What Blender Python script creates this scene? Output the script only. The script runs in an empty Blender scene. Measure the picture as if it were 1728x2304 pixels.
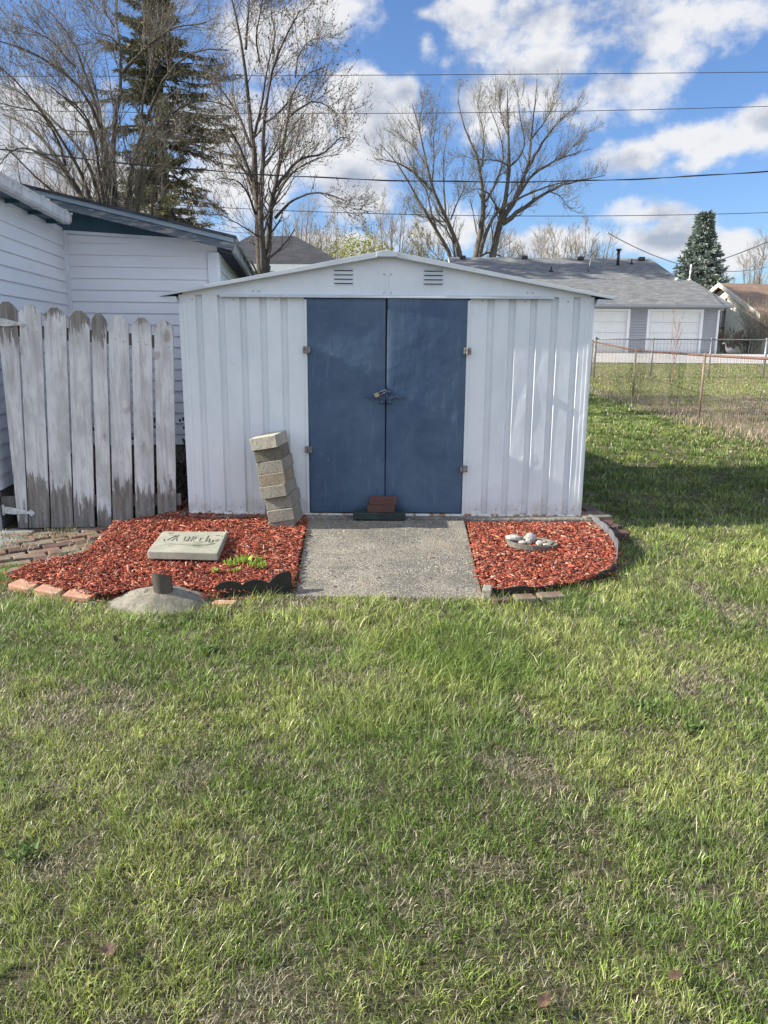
import bpy, bmesh, math, random
import numpy as np
from mathutils import Vector, Matrix
random.seed(7); rng = np.random.default_rng(7)
R_ = math.radians
S = bpy.context.scene
COL = S.collection

# ------------------------------------------------------------------ camera
FPX = 1730.0; CZ = 1.42
cam = bpy.data.cameras.new('camera'); camo = bpy.data.objects.new('camera', cam); COL.objects.link(camo)
CM = Matrix.Rotation(R_(77.5), 3, 'X') @ Matrix.Rotation(R_(0.4), 3, 'Z')
camo.matrix_world = Matrix.Translation((0, 0, CZ)) @ CM.to_4x4()
cam.sensor_fit = 'HORIZONTAL'; cam.sensor_width = 36.0; cam.lens = 36.0*FPX/1728
cam.clip_start = 0.05; cam.clip_end = 2000
S.camera = camo
S.render.resolution_x = 768; S.render.resolution_y = 1024
S.view_settings.view_transform = 'Standard'; S.view_settings.look = 'None'
S.view_settings.exposure = 1.12; S.view_settings.gamma = 1.0

# measuring helpers: where the ray of a photograph pixel meets a real surface
def ray(px, py): return CM @ Vector(((px-864)/FPX, -(py-1152)/FPX, -1.0))
def G(px, py, z=0.0):
    d = ray(px, py); t = (z-CZ)/d.z; return Vector((d.x*t, d.y*t, z))
def PY(px, py, Y):
    d = ray(px, py); t = Y/d.y; return Vector((d.x*t, Y, CZ+d.z*t))
def hit(px, py, P0, n):
    d = ray(px, py); C0 = Vector((0, 0, CZ)); t = (P0-C0).dot(n)/d.dot(n); return C0+d*t

# ------------------------------------------------------------------ sun and sky
SUN_EL = R_(28.5); SUN_AZ = R_(3.2)          # light comes from the left, a touch from the camera's side
sdir = Vector((-math.cos(SUN_AZ)*math.cos(SUN_EL), -math.sin(SUN_AZ)*math.cos(SUN_EL), math.sin(SUN_EL)))
sl = bpy.data.lights.new('sun', 'SUN'); sl.energy = 4.9; sl.angle = R_(0.55); sl.color = (1.0, .93, .82)
so = bpy.data.objects.new('sun', sl); COL.objects.link(so)
so.rotation_euler = (-sdir).to_track_quat('-Z', 'Y').to_euler()
W = bpy.data.worlds.new('World'); S.world = W; W.use_nodes = True
def build_sky():
    nt = W.node_tree; N = nt.nodes; L = nt.links; N.clear()
    def nd(t, **k):
        n = N.new(t)
        for a, b in k.items(): setattr(n, a, b)
        return n
    def ma(op, a, b=None, c=None, clamp=False):
        n = nd('ShaderNodeMath', operation=op, use_clamp=clamp)
        for i, x in enumerate((a, b, c)):
            if x is None: continue
            if isinstance(x, (int, float)): n.inputs[i].default_value = x
            else: L.new(x, n.inputs[i])
        return n.outputs[0]
    def mixc(f, a, b, mode='MIX'):
        n = nd('ShaderNodeMix', data_type='RGBA', blend_type=mode)
        for s, x in ((n.inputs[0], f), (n.inputs[6], a), (n.inputs[7], b)):
            if isinstance(x, (int, float)): s.default_value = x
            elif isinstance(x, tuple): s.default_value = x
            else: L.new(x, s)
        return n.outputs[2]
    sky = nd('ShaderNodeTexSky', sky_type='NISHITA')
    sky.sun_disc = False; sky.sun_elevation = SUN_EL; sky.sun_rotation = math.atan2(sdir.x, sdir.y)
    sky.altitude = 200; sky.air_density = 1.0; sky.dust_density = .6; sky.ozone_density = 2.0
    tc = nd('ShaderNodeTexCoord'); D = tc.outputs['Generated']
    sx = nd('ShaderNodeSeparateXYZ'); L.new(D, sx.inputs[0])
    az = ma('ARCTAN2', sx.outputs[0], sx.outputs[1]); el = ma('ARCSINE', sx.outputs[2])
    cc = nd('ShaderNodeCombineXYZ'); L.new(az, cc.inputs[0]); L.new(el, cc.inputs[1])
    AE = cc.outputs[0]
    def noise(scale, detail, rough, off=(0, 0, 0), dist=0.0, sc=(1, 1, 1)):
        mp = nd('ShaderNodeMapping'); mp.inputs['Location'].default_value = off; mp.inputs['Scale'].default_value = sc
        L.new(AE, mp.inputs[0])
        n = nd('ShaderNodeTexNoise'); n.inputs['Scale'].default_value = scale; n.inputs['Detail'].default_value = detail
        n.inputs['Roughness'].default_value = rough; n.inputs['Distortion'].default_value = dist
        L.new(mp.outputs[0], n.inputs['Vector']); return n.outputs['Fac']
    blobs = [(1250,45,250,90,.85),(1060,30,120,50,.7),(1240,140,150,60,.8),(1130,205,160,44,.7),(1540,60,160,80,.55),(1390,190,110,80,.5),
             (815,235,95,95,1.5),(850,300,115,115,1.6),(800,400,135,110,1.6),(905,205,60,45,1.),(690,330,120,120,.8),
             (1600,320,170,48,1.1),(1730,275,100,52,1.15),(1430,355,120,48,1.),(1560,370,140,35,.6),
             (1270,545,170,42,1.),(1480,545,130,46,1.1),(1650,560,110,45,.6),(1450,485,120,30,.4),(960,520,150,50,.8),
             (60,250,190,70,1.),(100,420,260,110,1.2),(330,470,200,90,.9),(560,420,170,110,1.),(500,280,130,80,.9),
             (700,40,200,75,1.),(560,90,130,80,.7),(960,95,26,40,.5),(960,30,60,26,.5),(1080,240,70,60,.6),(1120,250,60,40,.5),(760,560,200,50,.8),
             (-400,300,300,160,1.),(2100,330,260,80,1.),(2300,100,300,90,.9),(-500,0,240,120,.8)]
    dens = None
    for (px, py, rx, ry, w) in blobs:
        d = ray(px, py).normalized(); a0 = math.atan2(d.x, d.y); e0 = math.asin(d.z)
        k = 1/1730
        sxr = rx*k*.86/math.cos(e0); syr = ry*k*.86
        s = nd('ShaderNodeVectorMath', operation='SUBTRACT'); L.new(AE, s.inputs[0]); s.inputs[1].default_value = (a0, e0, 0)
        m = nd('ShaderNodeVectorMath', operation='MULTIPLY'); L.new(s.outputs[0], m.inputs[0]); m.inputs[1].default_value = (1/sxr, 1/syr, 0)
        ln = nd('ShaderNodeVectorMath', operation='LENGTH'); L.new(m.outputs[0], ln.inputs[0])
        v = ma('MULTIPLY', ma('SUBTRACT', 1.06, ln.outputs['Value']), w)
        dens = v if dens is None else ma('MAXIMUM', dens, v)
    dens = ma('MAXIMUM', dens, -1.0)
    # unseen bright cloud added behind the camera to lift the fill on shaded walls
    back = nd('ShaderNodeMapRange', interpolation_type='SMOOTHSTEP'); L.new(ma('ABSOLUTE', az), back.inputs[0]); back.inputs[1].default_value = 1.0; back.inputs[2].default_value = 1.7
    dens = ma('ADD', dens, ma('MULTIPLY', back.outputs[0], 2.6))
    n1 = noise(8.5, 12, .56, (3, 1, 2), .1, (1, 1.35, 1)); n2 = noise(34, 8, .6, (1, 5, 2), .0, (1, 1.1, 1))
    nn = ma('ADD', ma('MULTIPLY', ma('SUBTRACT', n1, .5), 3.0), ma('MULTIPLY', ma('SUBTRACT', n2, .5), .9))
    raw = ma('ADD', dens, nn)
    mr = nd('ShaderNodeMapRange', interpolation_type='SMOOTHSTEP'); L.new(raw, mr.inputs[0])
    mr.inputs[1].default_value = -.10; mr.inputs[2].default_value = .58
    fac = mr.outputs[0]
    # same field seen a little towards the sun: thinner there = lit edge
    n1b = noise(8.5, 12, .56, (3.035, 1-.045, 2), .1, (1, 1.35, 1))
    lit = ma('MULTIPLY', ma('SUBTRACT', n1, n1b), 4.5)
    thick = nd('ShaderNodeMapRange', interpolation_type='SMOOTHSTEP'); L.new(raw, thick.inputs[0])
    thick.inputs[1].default_value = .25; thick.inputs[2].default_value = 1.3
    shade = ma('ADD', ma('SUBTRACT', ma('MULTIPLY', thick.outputs[0], .62), lit), ma('MULTIPLY', ma('SUBTRACT', n2, .5), .5), clamp=True)
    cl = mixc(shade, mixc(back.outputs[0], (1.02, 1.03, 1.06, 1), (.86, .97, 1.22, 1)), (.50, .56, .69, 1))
    blue = mixc(1.0, sky.outputs[0], (.80, .98, 1.28, 1), 'MULTIPLY')
    sb = nd('ShaderNodeVectorMath', operation='SCALE'); L.new(blue, sb.inputs[0]); sb.inputs['Scale'].default_value = .066
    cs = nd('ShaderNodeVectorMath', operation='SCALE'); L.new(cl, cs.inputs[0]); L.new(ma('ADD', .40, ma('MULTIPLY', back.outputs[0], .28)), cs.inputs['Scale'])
    up = nd('ShaderNodeMapRange'); L.new(el, up.inputs[0]); up.inputs[1].default_value = -.01; up.inputs[2].default_value = .02
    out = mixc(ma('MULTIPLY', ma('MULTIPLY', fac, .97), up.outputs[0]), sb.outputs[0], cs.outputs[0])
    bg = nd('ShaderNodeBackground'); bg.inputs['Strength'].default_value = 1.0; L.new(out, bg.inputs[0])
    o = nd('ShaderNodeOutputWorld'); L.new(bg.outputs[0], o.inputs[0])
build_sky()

# ------------------------------------------------------------------ object helpers
def wpos(o):
    p = Vector((0, 0, 0))
    while o is not None: p += o.location; o = o.parent
    return p
def tag(o, label=None, cat=None, group=None, kind=None):
    if label: o['label'] = label
    if cat: o['category'] = cat
    if group: o['group'] = group
    if kind: o['kind'] = kind
    return o
def thing(name, label, cat, loc=(0, 0, 0), group=None):
    o = bpy.data.objects.new(name, None); COL.objects.link(o); o.location = loc; o.empty_display_size = .1
    return tag(o, label, cat, group)
def link(name, me, parent=None, loc=None):
    o = bpy.data.objects.new(name, me); COL.objects.link(o)
    if parent is not None: o.parent = parent
    if loc is not None: o.location = loc
    return o
class MB:
    """collects shapes given in world coordinates; build() links them as ONE mesh object"""
    def __init__(s): s.V = []; s.F = []; s.M = []; s.S = []
    def add(s, V, F, m=0, smooth=False):
        b = len(s.V); s.V += [tuple(v) for v in V]
        for f in F: s.F.append(tuple(b+i for i in f)); s.M.append(m); s.S.append(smooth)
    def hexa(s, P, m=0):
        s.add(P, [(0,3,2,1),(4,5,6,7),(0,1,5,4),(1,2,6,5),(2,3,7,6),(3,0,4,7)], m)
    def box(s, c, d, m=0, rot=None):
        c = Vector(c); h = [x/2 for x in d]
        P = [Vector((x*h[0], y*h[1], z*h[2])) for z in (-1, 1) for x, y in ((-1,-1),(1,-1),(1,1),(-1,1))]
        if rot is not None: P = [rot @ p for p in P]
        s.hexa([c+p for p in P], m)
    def bb(s, x0, x1, y0, y1, z0, z1, m=0): s.box(((x0+x1)/2, (y0+y1)/2, (z0+z1)/2), (x1-x0, y1-y0, z1-z0), m)
    def beam(s, a, b, w, h, m=0, up=(0, 0, 1)):
        a = Vector(a); b = Vector(b); d = (b-a).normalized(); u = Vector(up); r = d.cross(u).normalized(); u = r.cross(d)
        P = [p + r*x*w/2 + u*y*h/2 for p in (a, b) for x, y in ((-1,-1),(1,-1),(1,1),(-1,1))]
        s.hexa(P, m)
    def prism(s, poly, off, m=0):
        off = Vector(off); n = len(poly); P = [Vector(p) for p in poly]
        s.add(P+[p+off for p in P], [tuple(range(n))[::-1], tuple(range(n, 2*n))]+[(i, (i+1) % n, n+(i+1) % n, n+i) for i in range(n)], m)
    def tube(s, pts, rad, n=8, m=0, caps=True, smooth=True):
        pts = [Vector(p) for p in pts]; V = []; F = []
        if not hasattr(rad, '__len__'): rad = [rad]*len(pts)
        pr = None
        for i, p in enumerate(pts):
            t = (pts[min(i+1, len(pts)-1)]-pts[max(i-1, 0)]).normalized()
            if pr is None: pr = t.cross(Vector((.3, .1, 1)) if abs(t.z) < .9 else Vector((1, 0, 0))).normalized()
            pr = (pr-t*pr.dot(t)).normalized(); q = t.cross(pr)
            V += [p+(pr*math.cos(2*math.pi*k/n)+q*math.sin(2*math.pi*k/n))*rad[i] for k in range(n)]
        for i in range(len(pts)-1):
            F += [(i*n+k, i*n+(k+1) % n, (i+1)*n+(k+1) % n, (i+1)*n+k) for k in range(n)]
        s.add(V, F, m, smooth)
        if caps:
            b = len(s.V)-len(V)
            s.F.append(tuple(b+k for k in range(n))[::-1]); s.M.append(m); s.S.append(False)
            s.F.append(tuple(b+(len(pts)-1)*n+k for k in range(n))); s.M.append(m); s.S.append(False)
    def ball(s, c, r, m=0, seg=10, rings=6, sq=(1, 1, 1), jit=0):
        c = Vector(c); V = []; F = []
        for i in range(rings+1):
            th = math.pi*i/rings
            for k in range(seg):
                ph = 2*math.pi*k/seg; j = 1+random.uniform(-jit, jit)
                V.append(c+Vector((math.sin(th)*math.cos(ph)*sq[0], math.sin(th)*math.sin(ph)*sq[1], math.cos(th)*sq[2]))*r*j)
        for i in range(rings):
            F += [(i*seg+k, (i+1)*seg+k, (i+1)*seg+(k+1) % seg, i*seg+(k+1) % seg) for k in range(seg)]
        s.add(V, F, m, jit == 0)
    def build(s, name, mats, parent=None, bevel=0, loc=None):
        if parent is None:
            if loc is None:
                A = np.array(s.V); loc = Vector(((A[:,0].min()+A[:,0].max())/2, (A[:,1].min()+A[:,1].max())/2, A[:,2].min()))
            loc = Vector(loc); w = loc
        else: w = wpos(parent)
        me = bpy.data.meshes.new(name)
        me.from_pydata([(v[0]-w[0], v[1]-w[1], v[2]-w[2]) for v in s.V], [], s.F)
        me.polygons.foreach_set('material_index', s.M); me.polygons.foreach_set('use_smooth', s.S)
        if not isinstance(mats, (list, tuple)): mats = [mats]
        for m in mats: me.materials.append(m)
        bm = bmesh.new(); bm.from_mesh(me); bmesh.ops.recalc_face_normals(bm, faces=bm.faces); bm.to_mesh(me); bm.free()
        me.update()
        o = link(name, me, parent, loc if parent is None else None)
        if bevel:
            b = o.modifiers.new('bevel', 'BEVEL'); b.width = bevel; b.segments = 2; b.limit_method = 'ANGLE'; b.angle_limit = R_(40)
        return o
def npmesh(name, V, quads=None, tris=None, mats=(), parent=None, loc=(0, 0, 0), col=None, smooth=False, mi=None):
    """big mesh straight from numpy arrays"""
    loc = Vector(loc)
    w = loc if parent is None else wpos(parent)
    V = np.asarray(V, dtype=np.float32) - np.array(w, dtype=np.float32)
    me = bpy.data.meshes.new(name); me.vertices.add(len(V)); me.vertices.foreach_set('co', V.ravel())
    parts = []; ls = []; lt = []; c = 0
    for A, n in ((quads, 4), (tris, 3)):
        if A is None or len(A) == 0: continue
        A = np.asarray(A, dtype=np.int32); parts.append(A.ravel()); ls.append(c+np.arange(len(A))*n); lt.append(np.full(len(A), n)); c += A.size
    lv = np.concatenate(parts); me.loops.add(len(lv)); me.loops.foreach_set('vertex_index', lv)
    ls = np.concatenate(ls).astype(np.int32); me.polygons.add(len(ls)); me.polygons.foreach_set('loop_start', ls)
    if mi is not None: me.polygons.foreach_set('material_index', np.asarray(mi, dtype=np.int32))
    if smooth: me.polygons.foreach_set('use_smooth', np.ones(len(ls), dtype=bool))
    if col is not None:
        a = me.color_attributes.new('tint', 'FLOAT_COLOR', 'POINT')
        c4 = np.ones((len(V), 4), dtype=np.float32); c4[:, :3] = col; a.data.foreach_set('color', c4.ravel())
    for m in mats: me.materials.append(m)
    me.update(calc_edges=True)
    return link(name, me, parent, loc if parent is None else None)
def copy_thing(o, delta, label=None):
    c = o.copy(); COL.objects.link(c); c.location = o.location+Vector(delta)
    if label: c['label'] = label
    def rec(a, b):
        for ch in list(a.children):
            k = ch.copy(); COL.objects.link(k); k.parent = b; rec(ch, k)
    rec(o, c); return c

# ------------------------------------------------------------------ material helpers
def newmat(name):
    m = bpy.data.materials.new(name); m.use_nodes = True; nt = m.node_tree
    return m, nt, nt.nodes['Principled BSDF'], nt.nodes, nt.links
def mixn(N, L, f, a, b, mode='MIX'):
    n = N.new('ShaderNodeMix'); n.data_type = 'RGBA'; n.blend_type = mode
    for s, x in ((n.inputs[0], f), (n.inputs[6], a), (n.inputs[7], b)):
        if isinstance(x, (int, float)): s.default_value = x
        elif isinstance(x, tuple): s.default_value = x if len(x) == 4 else (*x, 1)
        else: L.new(x, s)
    return n.outputs[2]
def mnoise(N, L, scale, detail=5, rough=.6, sc=(1, 1, 1), dist=0, coord='Object', loc=(0, 0, 0)):
    tc = N.new('ShaderNodeTexCoord'); mp = N.new('ShaderNodeMapping'); mp.inputs['Scale'].default_value = sc; mp.inputs['Location'].default_value = loc
    L.new(tc.outputs[coord], mp.inputs[0]); n = N.new('ShaderNodeTexNoise')
    n.inputs['Scale'].default_value = scale; n.inputs['Detail'].default_value = detail; n.inputs['Roughness'].default_value = rough
    n.inputs['Distortion'].default_value = dist; L.new(mp.outputs[0], n.inputs['Vector']); return n.outputs['Fac']
def ramp(N, L, f, lo, hi):
    n = N.new('ShaderNodeMapRange'); n.interpolation_type = 'SMOOTHSTEP'; L.new(f, n.inputs[0]); n.inputs[1].default_value = lo; n.inputs[2].default_value = hi; return n.outputs[0]
def mth(N, L, op, a, b=0.0):
    n = N.new('ShaderNodeMath'); n.operation = op
    for i, x in enumerate((a, b)):
        if isinstance(x, (int, float)): n.inputs[i].default_value = x
        else: L.new(x, n.inputs[i])
    return n.outputs[0]
def bumpn(N, L, B, h, strength=.3, dist=.01):
    n = N.new('ShaderNodeBump'); n.inputs['Strength'].default_value = strength; n.inputs['Distance'].default_value = dist
    L.new(h, n.inputs['Height']); L.new(n.outputs[0], B.inputs['Normal']); return n
def pm(name, c1, c2, scale=8, sc=(1, 1, 1), rough=.7, bump=.2, bdist=.005, c3=None, s3=30, t3=(.6, .7), metal=0, lo=.35, hi=.65, sc3=None, bscale=None, spec=None):
    m, nt, B, N, L = newmat(name)
    f = mnoise(N, L, scale, 6, .65, sc); c = mixn(N, L, ramp(N, L, f, lo, hi), c1, c2)
    if c3 is not None:
        g = mnoise(N, L, s3, 5, .7, sc3 or sc, loc=(3, 7, 1)); c = mixn(N, L, ramp(N, L, g, *t3), c, c3)
    L.new(c, B.inputs['Base Color']); B.inputs['Roughness'].default_value = rough; B.inputs['Metallic'].default_value = metal
    if spec is not None: B.inputs['Specular IOR Level'].default_value = spec
    if bump: bumpn(N, L, B, mnoise(N, L, bscale or scale*5, 6, .7, sc), bump, bdist)
    return m
def attrmat(name, transl=0.0, rough=.6, spec=.3, mul=(1, 1, 1)):
    m, nt, B, N, L = newmat(name); a = N.new('ShaderNodeAttribute'); a.attribute_name = 'tint'
    c = mixn(N, L, 1.0, a.outputs['Color'], mul, 'MULTIPLY')
    L.new(c, B.inputs['Base Color']); B.inputs['Roughness'].default_value = rough; B.inputs['Specular IOR Level'].default_value = spec
    if transl:
        t = N.new('ShaderNodeBsdfTranslucent'); L.new(c, t.inputs[0]); mx = N.new('ShaderNodeMixShader'); mx.inputs[0].default_value = transl
        L.new(B.outputs[0], mx.inputs[1]); L.new(t.outputs[0], mx.inputs[2]); L.new(mx.outputs[0], N['Material Output'].inputs[0])
    return m
# numpy value noise
def vnoise(x, y, seed=0):
    xi = np.floor(x).astype(np.int64); yi = np.floor(y).astype(np.int64); xf = x-xi; yf = y-yi
    def h(a, b):
        n = (a*374761393+b*668265263+seed*1442695041) & 0x7fffffff
        n = ((n ^ (n >> 13))*1274126177) & 0x7fffffff; n = n ^ (n >> 16); return (n & 0xffff)/65535.0
    u = xf*xf*(3-2*xf); v = yf*yf*(3-2*yf)
    return (h(xi, yi)*(1-u)+h(xi+1, yi)*u)*(1-v)+(h(xi, yi+1)*(1-u)+h(xi+1, yi+1)*u)*v
def fbm(x, y, sc, oct=4, seed=0):
    r = np.zeros_like(x, dtype=float); a = .5; t = 0
    for i in range(oct):
        r += a*vnoise(x*sc+17.3*i, y*sc+5.1*i, seed+i); t += a; a *= .55; sc *= 2.03
    return r/t
def sstep(a, b, x): t = np.clip((x-a)/(b-a), 0, 1); return t*t*(3-2*t)
def inpoly(x, y, poly):
    r = np.zeros(x.shape, dtype=bool); n = len(poly)
    for i in range(n):
        x0, y0 = poly[i][:2]; x1, y1 = poly[(i+1) % n][:2]
        c = ((y0 > y) != (y1 > y)) & (x < (x1-x0)*(y-y0)/((y1-y0) if y1 != y0 else 1e-9)+x0); r ^= c
    return r
def terr(x, y):     # the lawns are level, the ground rises beyond the far fence
    return .92*sstep(18., 37., y) + 0*x

# ------------------------------------------------------------------ materials
M = {}
def shed_mat():
    m, nt, B, N, L = newmat('shed_paint'); tc = N.new('ShaderNodeTexCoord'); sx = N.new('ShaderNodeSeparateXYZ'); L.new(tc.outputs['Object'], sx.inputs[0])
    c = mixn(N, L, ramp(N, L, mnoise(N, L, 2.2, 6, .65, (1, 1, .5)), .35, .65), (.70, .735, .75), (.61, .655, .68))
    c = mixn(N, L, mth(N, L, 'MULTIPLY', ramp(N, L, mnoise(N, L, 7, 6, .75, (1.6, 1, .35), loc=(3, 1, 5)), .56, .74), .28), c, (.54, .57, .58))
    low = mth(N, L, 'SUBTRACT', 1.0, ramp(N, L, sx.outputs[2], .0, .26)); n = mnoise(N, L, 11, 6, .75, (1, 1, .6), loc=(8, 0, 2))
    c = mixn(N, L, mth(N, L, 'MULTIPLY', ramp(N, L, mth(N, L, 'ADD', mth(N, L, 'MULTIPLY', low, .40), n), .66, .95), .5), c, (.40, .34, .29))
    c = mixn(N, L, mth(N, L, 'MULTIPLY', ramp(N, L, mnoise(N, L, 30, 4, .7, (1.5, 1, .18), loc=(1, 9, 4)), .70, .78), .5), c, (.34, .25, .18))
    sp = ramp(N, L, mnoise(N, L, 75, 3, .6, loc=(4, 4, 4)), .735, .77); c = mixn(N, L, mth(N, L, 'MULTIPLY', sp, .6), c, (.22, .19, .17))
    L.new(c, B.inputs['Base Color']); B.inputs['Roughness'].default_value = .40
    h = mth(N, L, 'ADD', mnoise(N, L, 2.6, 3, .5, (1, 1, .7)), mth(N, L, 'MULTIPLY', ramp(N, L, mnoise(N, L, 5.5, 2, .4, loc=(6, 2, 2)), .62, .75), .16))
    bumpn(N, L, B, h, .34, .03); return m
M['shed'] = shed_mat()
M['shed_trim'] = pm('shed_trim_paint', (.52, .57, .59), (.45, .50, .53), 6, rough=.45, bump=.08, c3=(.36, .34, .30), s3=20, t3=(.68, .8))
M['rail'] = pm('rusty_base_rail', (.66, .65, .62), (.55, .52, .47), 5, (3, 1, 1), .6, .15, c3=(.30, .155, .07), s3=5, t3=(.47, .58))
def door_mat():
    m, nt, B, N, L = newmat('blue_door_paint')
    a = ramp(N, L, mnoise(N, L, 1.4, 6, .7, (1, 1, .7), .6, loc=(1.3, 0, .4)), .38, .66)
    c = mixn(N, L, a, (.034, .072, .135), (.064, .112, .172))
    s = ramp(N, L, mnoise(N, L, 22, 5, .7, (1, 1, .10), loc=(4, 0, 0)), .54, .76)
    c = mixn(N, L, mth(N, L, 'MULTIPLY', s, .38), c, (.16, .22, .31))
    g = ramp(N, L, mnoise(N, L, 60, 3, .6, (1, 1, .5), loc=(9, 2, 0)), .70, .78)
    c = mixn(N, L, mth(N, L, 'MULTIPLY', g, .5), c, (.38, .46, .54))
    w = ramp(N, L, mnoise(N, L, 9, 7, .8, (1.4, 1, .8), 1.5, loc=(7, 3, 1)), .60, .70); c = mixn(N, L, mth(N, L, 'MULTIPLY', w, .22), c, (.20, .25, .31))
    L.new(c, B.inputs['Base Color']); B.inputs['Roughness'].default_value = .46
    h = mth(N, L, 'ADD', mnoise(N, L, 3.2, 3, .5), mth(N, L, 'MULTIPLY', mnoise(N, L, 40, 3, .6, (1, 1, .15)), .05))
    bumpn(N, L, B, h, .6, .03); return m
M['door'] = door_mat()
M['door_iron'] = pm('blue_painted_iron', (.035, .065, .13), (.06, .09, .16), 30, rough=.4, bump=.3, c3=(.2, .25, .3), s3=40, t3=(.66, .75))
M['steel'] = pm('worn_steel', (.5, .5, .5), (.36, .35, .33), 60, rough=.35, bump=.1, metal=.8)
M['hinge'] = pm('rusty_hinge', (.30, .31, .32), (.14, .10, .08), 50, rough=.6, bump=.4, metal=.3)
M['bolt'] = pm('bolt_head', (.6, .62, .62), (.4, .4, .38), 80, rough=.4, bump=.1, metal=.4)
def siding_mat(name, c1, c2, grime):
    m, nt, B, N, L = newmat(name)
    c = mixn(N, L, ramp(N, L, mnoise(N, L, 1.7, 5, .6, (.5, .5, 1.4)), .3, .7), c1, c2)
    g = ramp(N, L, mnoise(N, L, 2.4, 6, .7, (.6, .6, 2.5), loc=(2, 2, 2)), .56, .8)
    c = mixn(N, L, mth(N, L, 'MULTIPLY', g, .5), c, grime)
    L.new(c, B.inputs['Base Color']); B.inputs['Roughness'].default_value = .5
    bumpn(N, L, B, mnoise(N, L, 14, 4, .6, (.2, .2, 6)), .06, .004); return m
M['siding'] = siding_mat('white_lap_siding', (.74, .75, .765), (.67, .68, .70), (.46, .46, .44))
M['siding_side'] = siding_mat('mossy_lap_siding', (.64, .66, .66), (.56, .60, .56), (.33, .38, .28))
M['white_trim'] = pm('white_vinyl_trim', (.72, .74, .78), (.62, .64, .67), 4, rough=.5, bump=.05, c3=(.45, .46, .45), s3=6, t3=(.62, .8))
M['gutter'] = pm('gutter_paint', (.62, .63, .64), (.46, .47, .475), 4, (1, 1, 1), .4, .06, c3=(.25, .24, .22), s3=6, t3=(.52, .66))
M['teal'] = pm('dark_teal_paint', (.022, .068, .098), (.03, .09, .125), 5, rough=.6, bump=.1)
M['bargeboard'] = pm('peeling_blue_board', (.040, .062, .085), (.08, .10, .12), 7, (1, 1, 5), .7, .3, c3=(.25, .22, .19), s3=5, t3=(.50, .64), sc3=(1, 1, 6))
M['fascia'] = pm('blue_grey_fascia', (.14, .195, .24), (.19, .24, .275), 6, (.6, .6, 4), .6, .15)
M['rafter'] = pm('dark_rafter', (.09, .10, .12), (.15, .16, .18), 9, rough=.8, bump=.2)
M['eave_gutter'] = pm('mossy_eave_board', (.15, .165, .15), (.22, .23, .22), 6, (4, .5, 1), .7, .25, c3=(.08, .09, .07), s3=9, t3=(.5, .7))
def shingle_mat(name, c1, c2, c3, su=3., sv=7.5):
    m, nt, B, N, L = newmat(name); tc = N.new('ShaderNodeTexCoord')
    br = N.new('ShaderNodeTexBrick'); mp = N.new('ShaderNodeMapping'); L.new(tc.outputs['Object'], mp.inputs[0])
    L.new(mp.outputs[0], br.inputs['Vector']); br.inputs['Scale'].default_value = 1
    br.inputs['Brick Width'].default_value = 1/su; br.inputs['Row Height'].default_value = 1/sv; br.inputs['Mortar Size'].default_value = .006
    br.inputs['Color1'].default_value = (*c1, 1); br.inputs['Color2'].default_value = (*c2, 1); br.inputs['Mortar'].default_value = (*[x*.55 for x in c1], 1)
    c = mixn(N, L, ramp(N, L, mnoise(N, L, 2.2, 6, .7, (1, 2.2, 1)), .45, .62), br.outputs['Color'], c3)
    c = mixn(N, L, mth(N, L, 'MULTIPLY', ramp(N, L, mnoise(N, L, 9, 4, .7, (.5, 3, 1)), .5, .6), .5), c, c2)
    L.new(c, B.inputs['Base Color']); B.inputs['Roughness'].default_value = .9; bumpn(N, L, B, br.outputs['Fac'], .4, .01); return m
M['shingle_dark'] = shingle_mat('dark_shingles', (.025, .026, .032), (.045, .045, .05), (.018, .018, .022))
M['shingle_grey'] = shingle_mat('grey_shingles', (.155, .157, .155), (.10, .102, .102), (.215, .215, .205))
M['shingle_weathered'] = shingle_mat('weathered_shingles', (.28, .29, .28), (.22, .23, .22), (.33, .33, .31))
M['shingle_brown'] = shingle_mat('brown_shingles', (.25, .165, .11), (.20, .13, .09), (.29, .20, .14))
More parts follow.
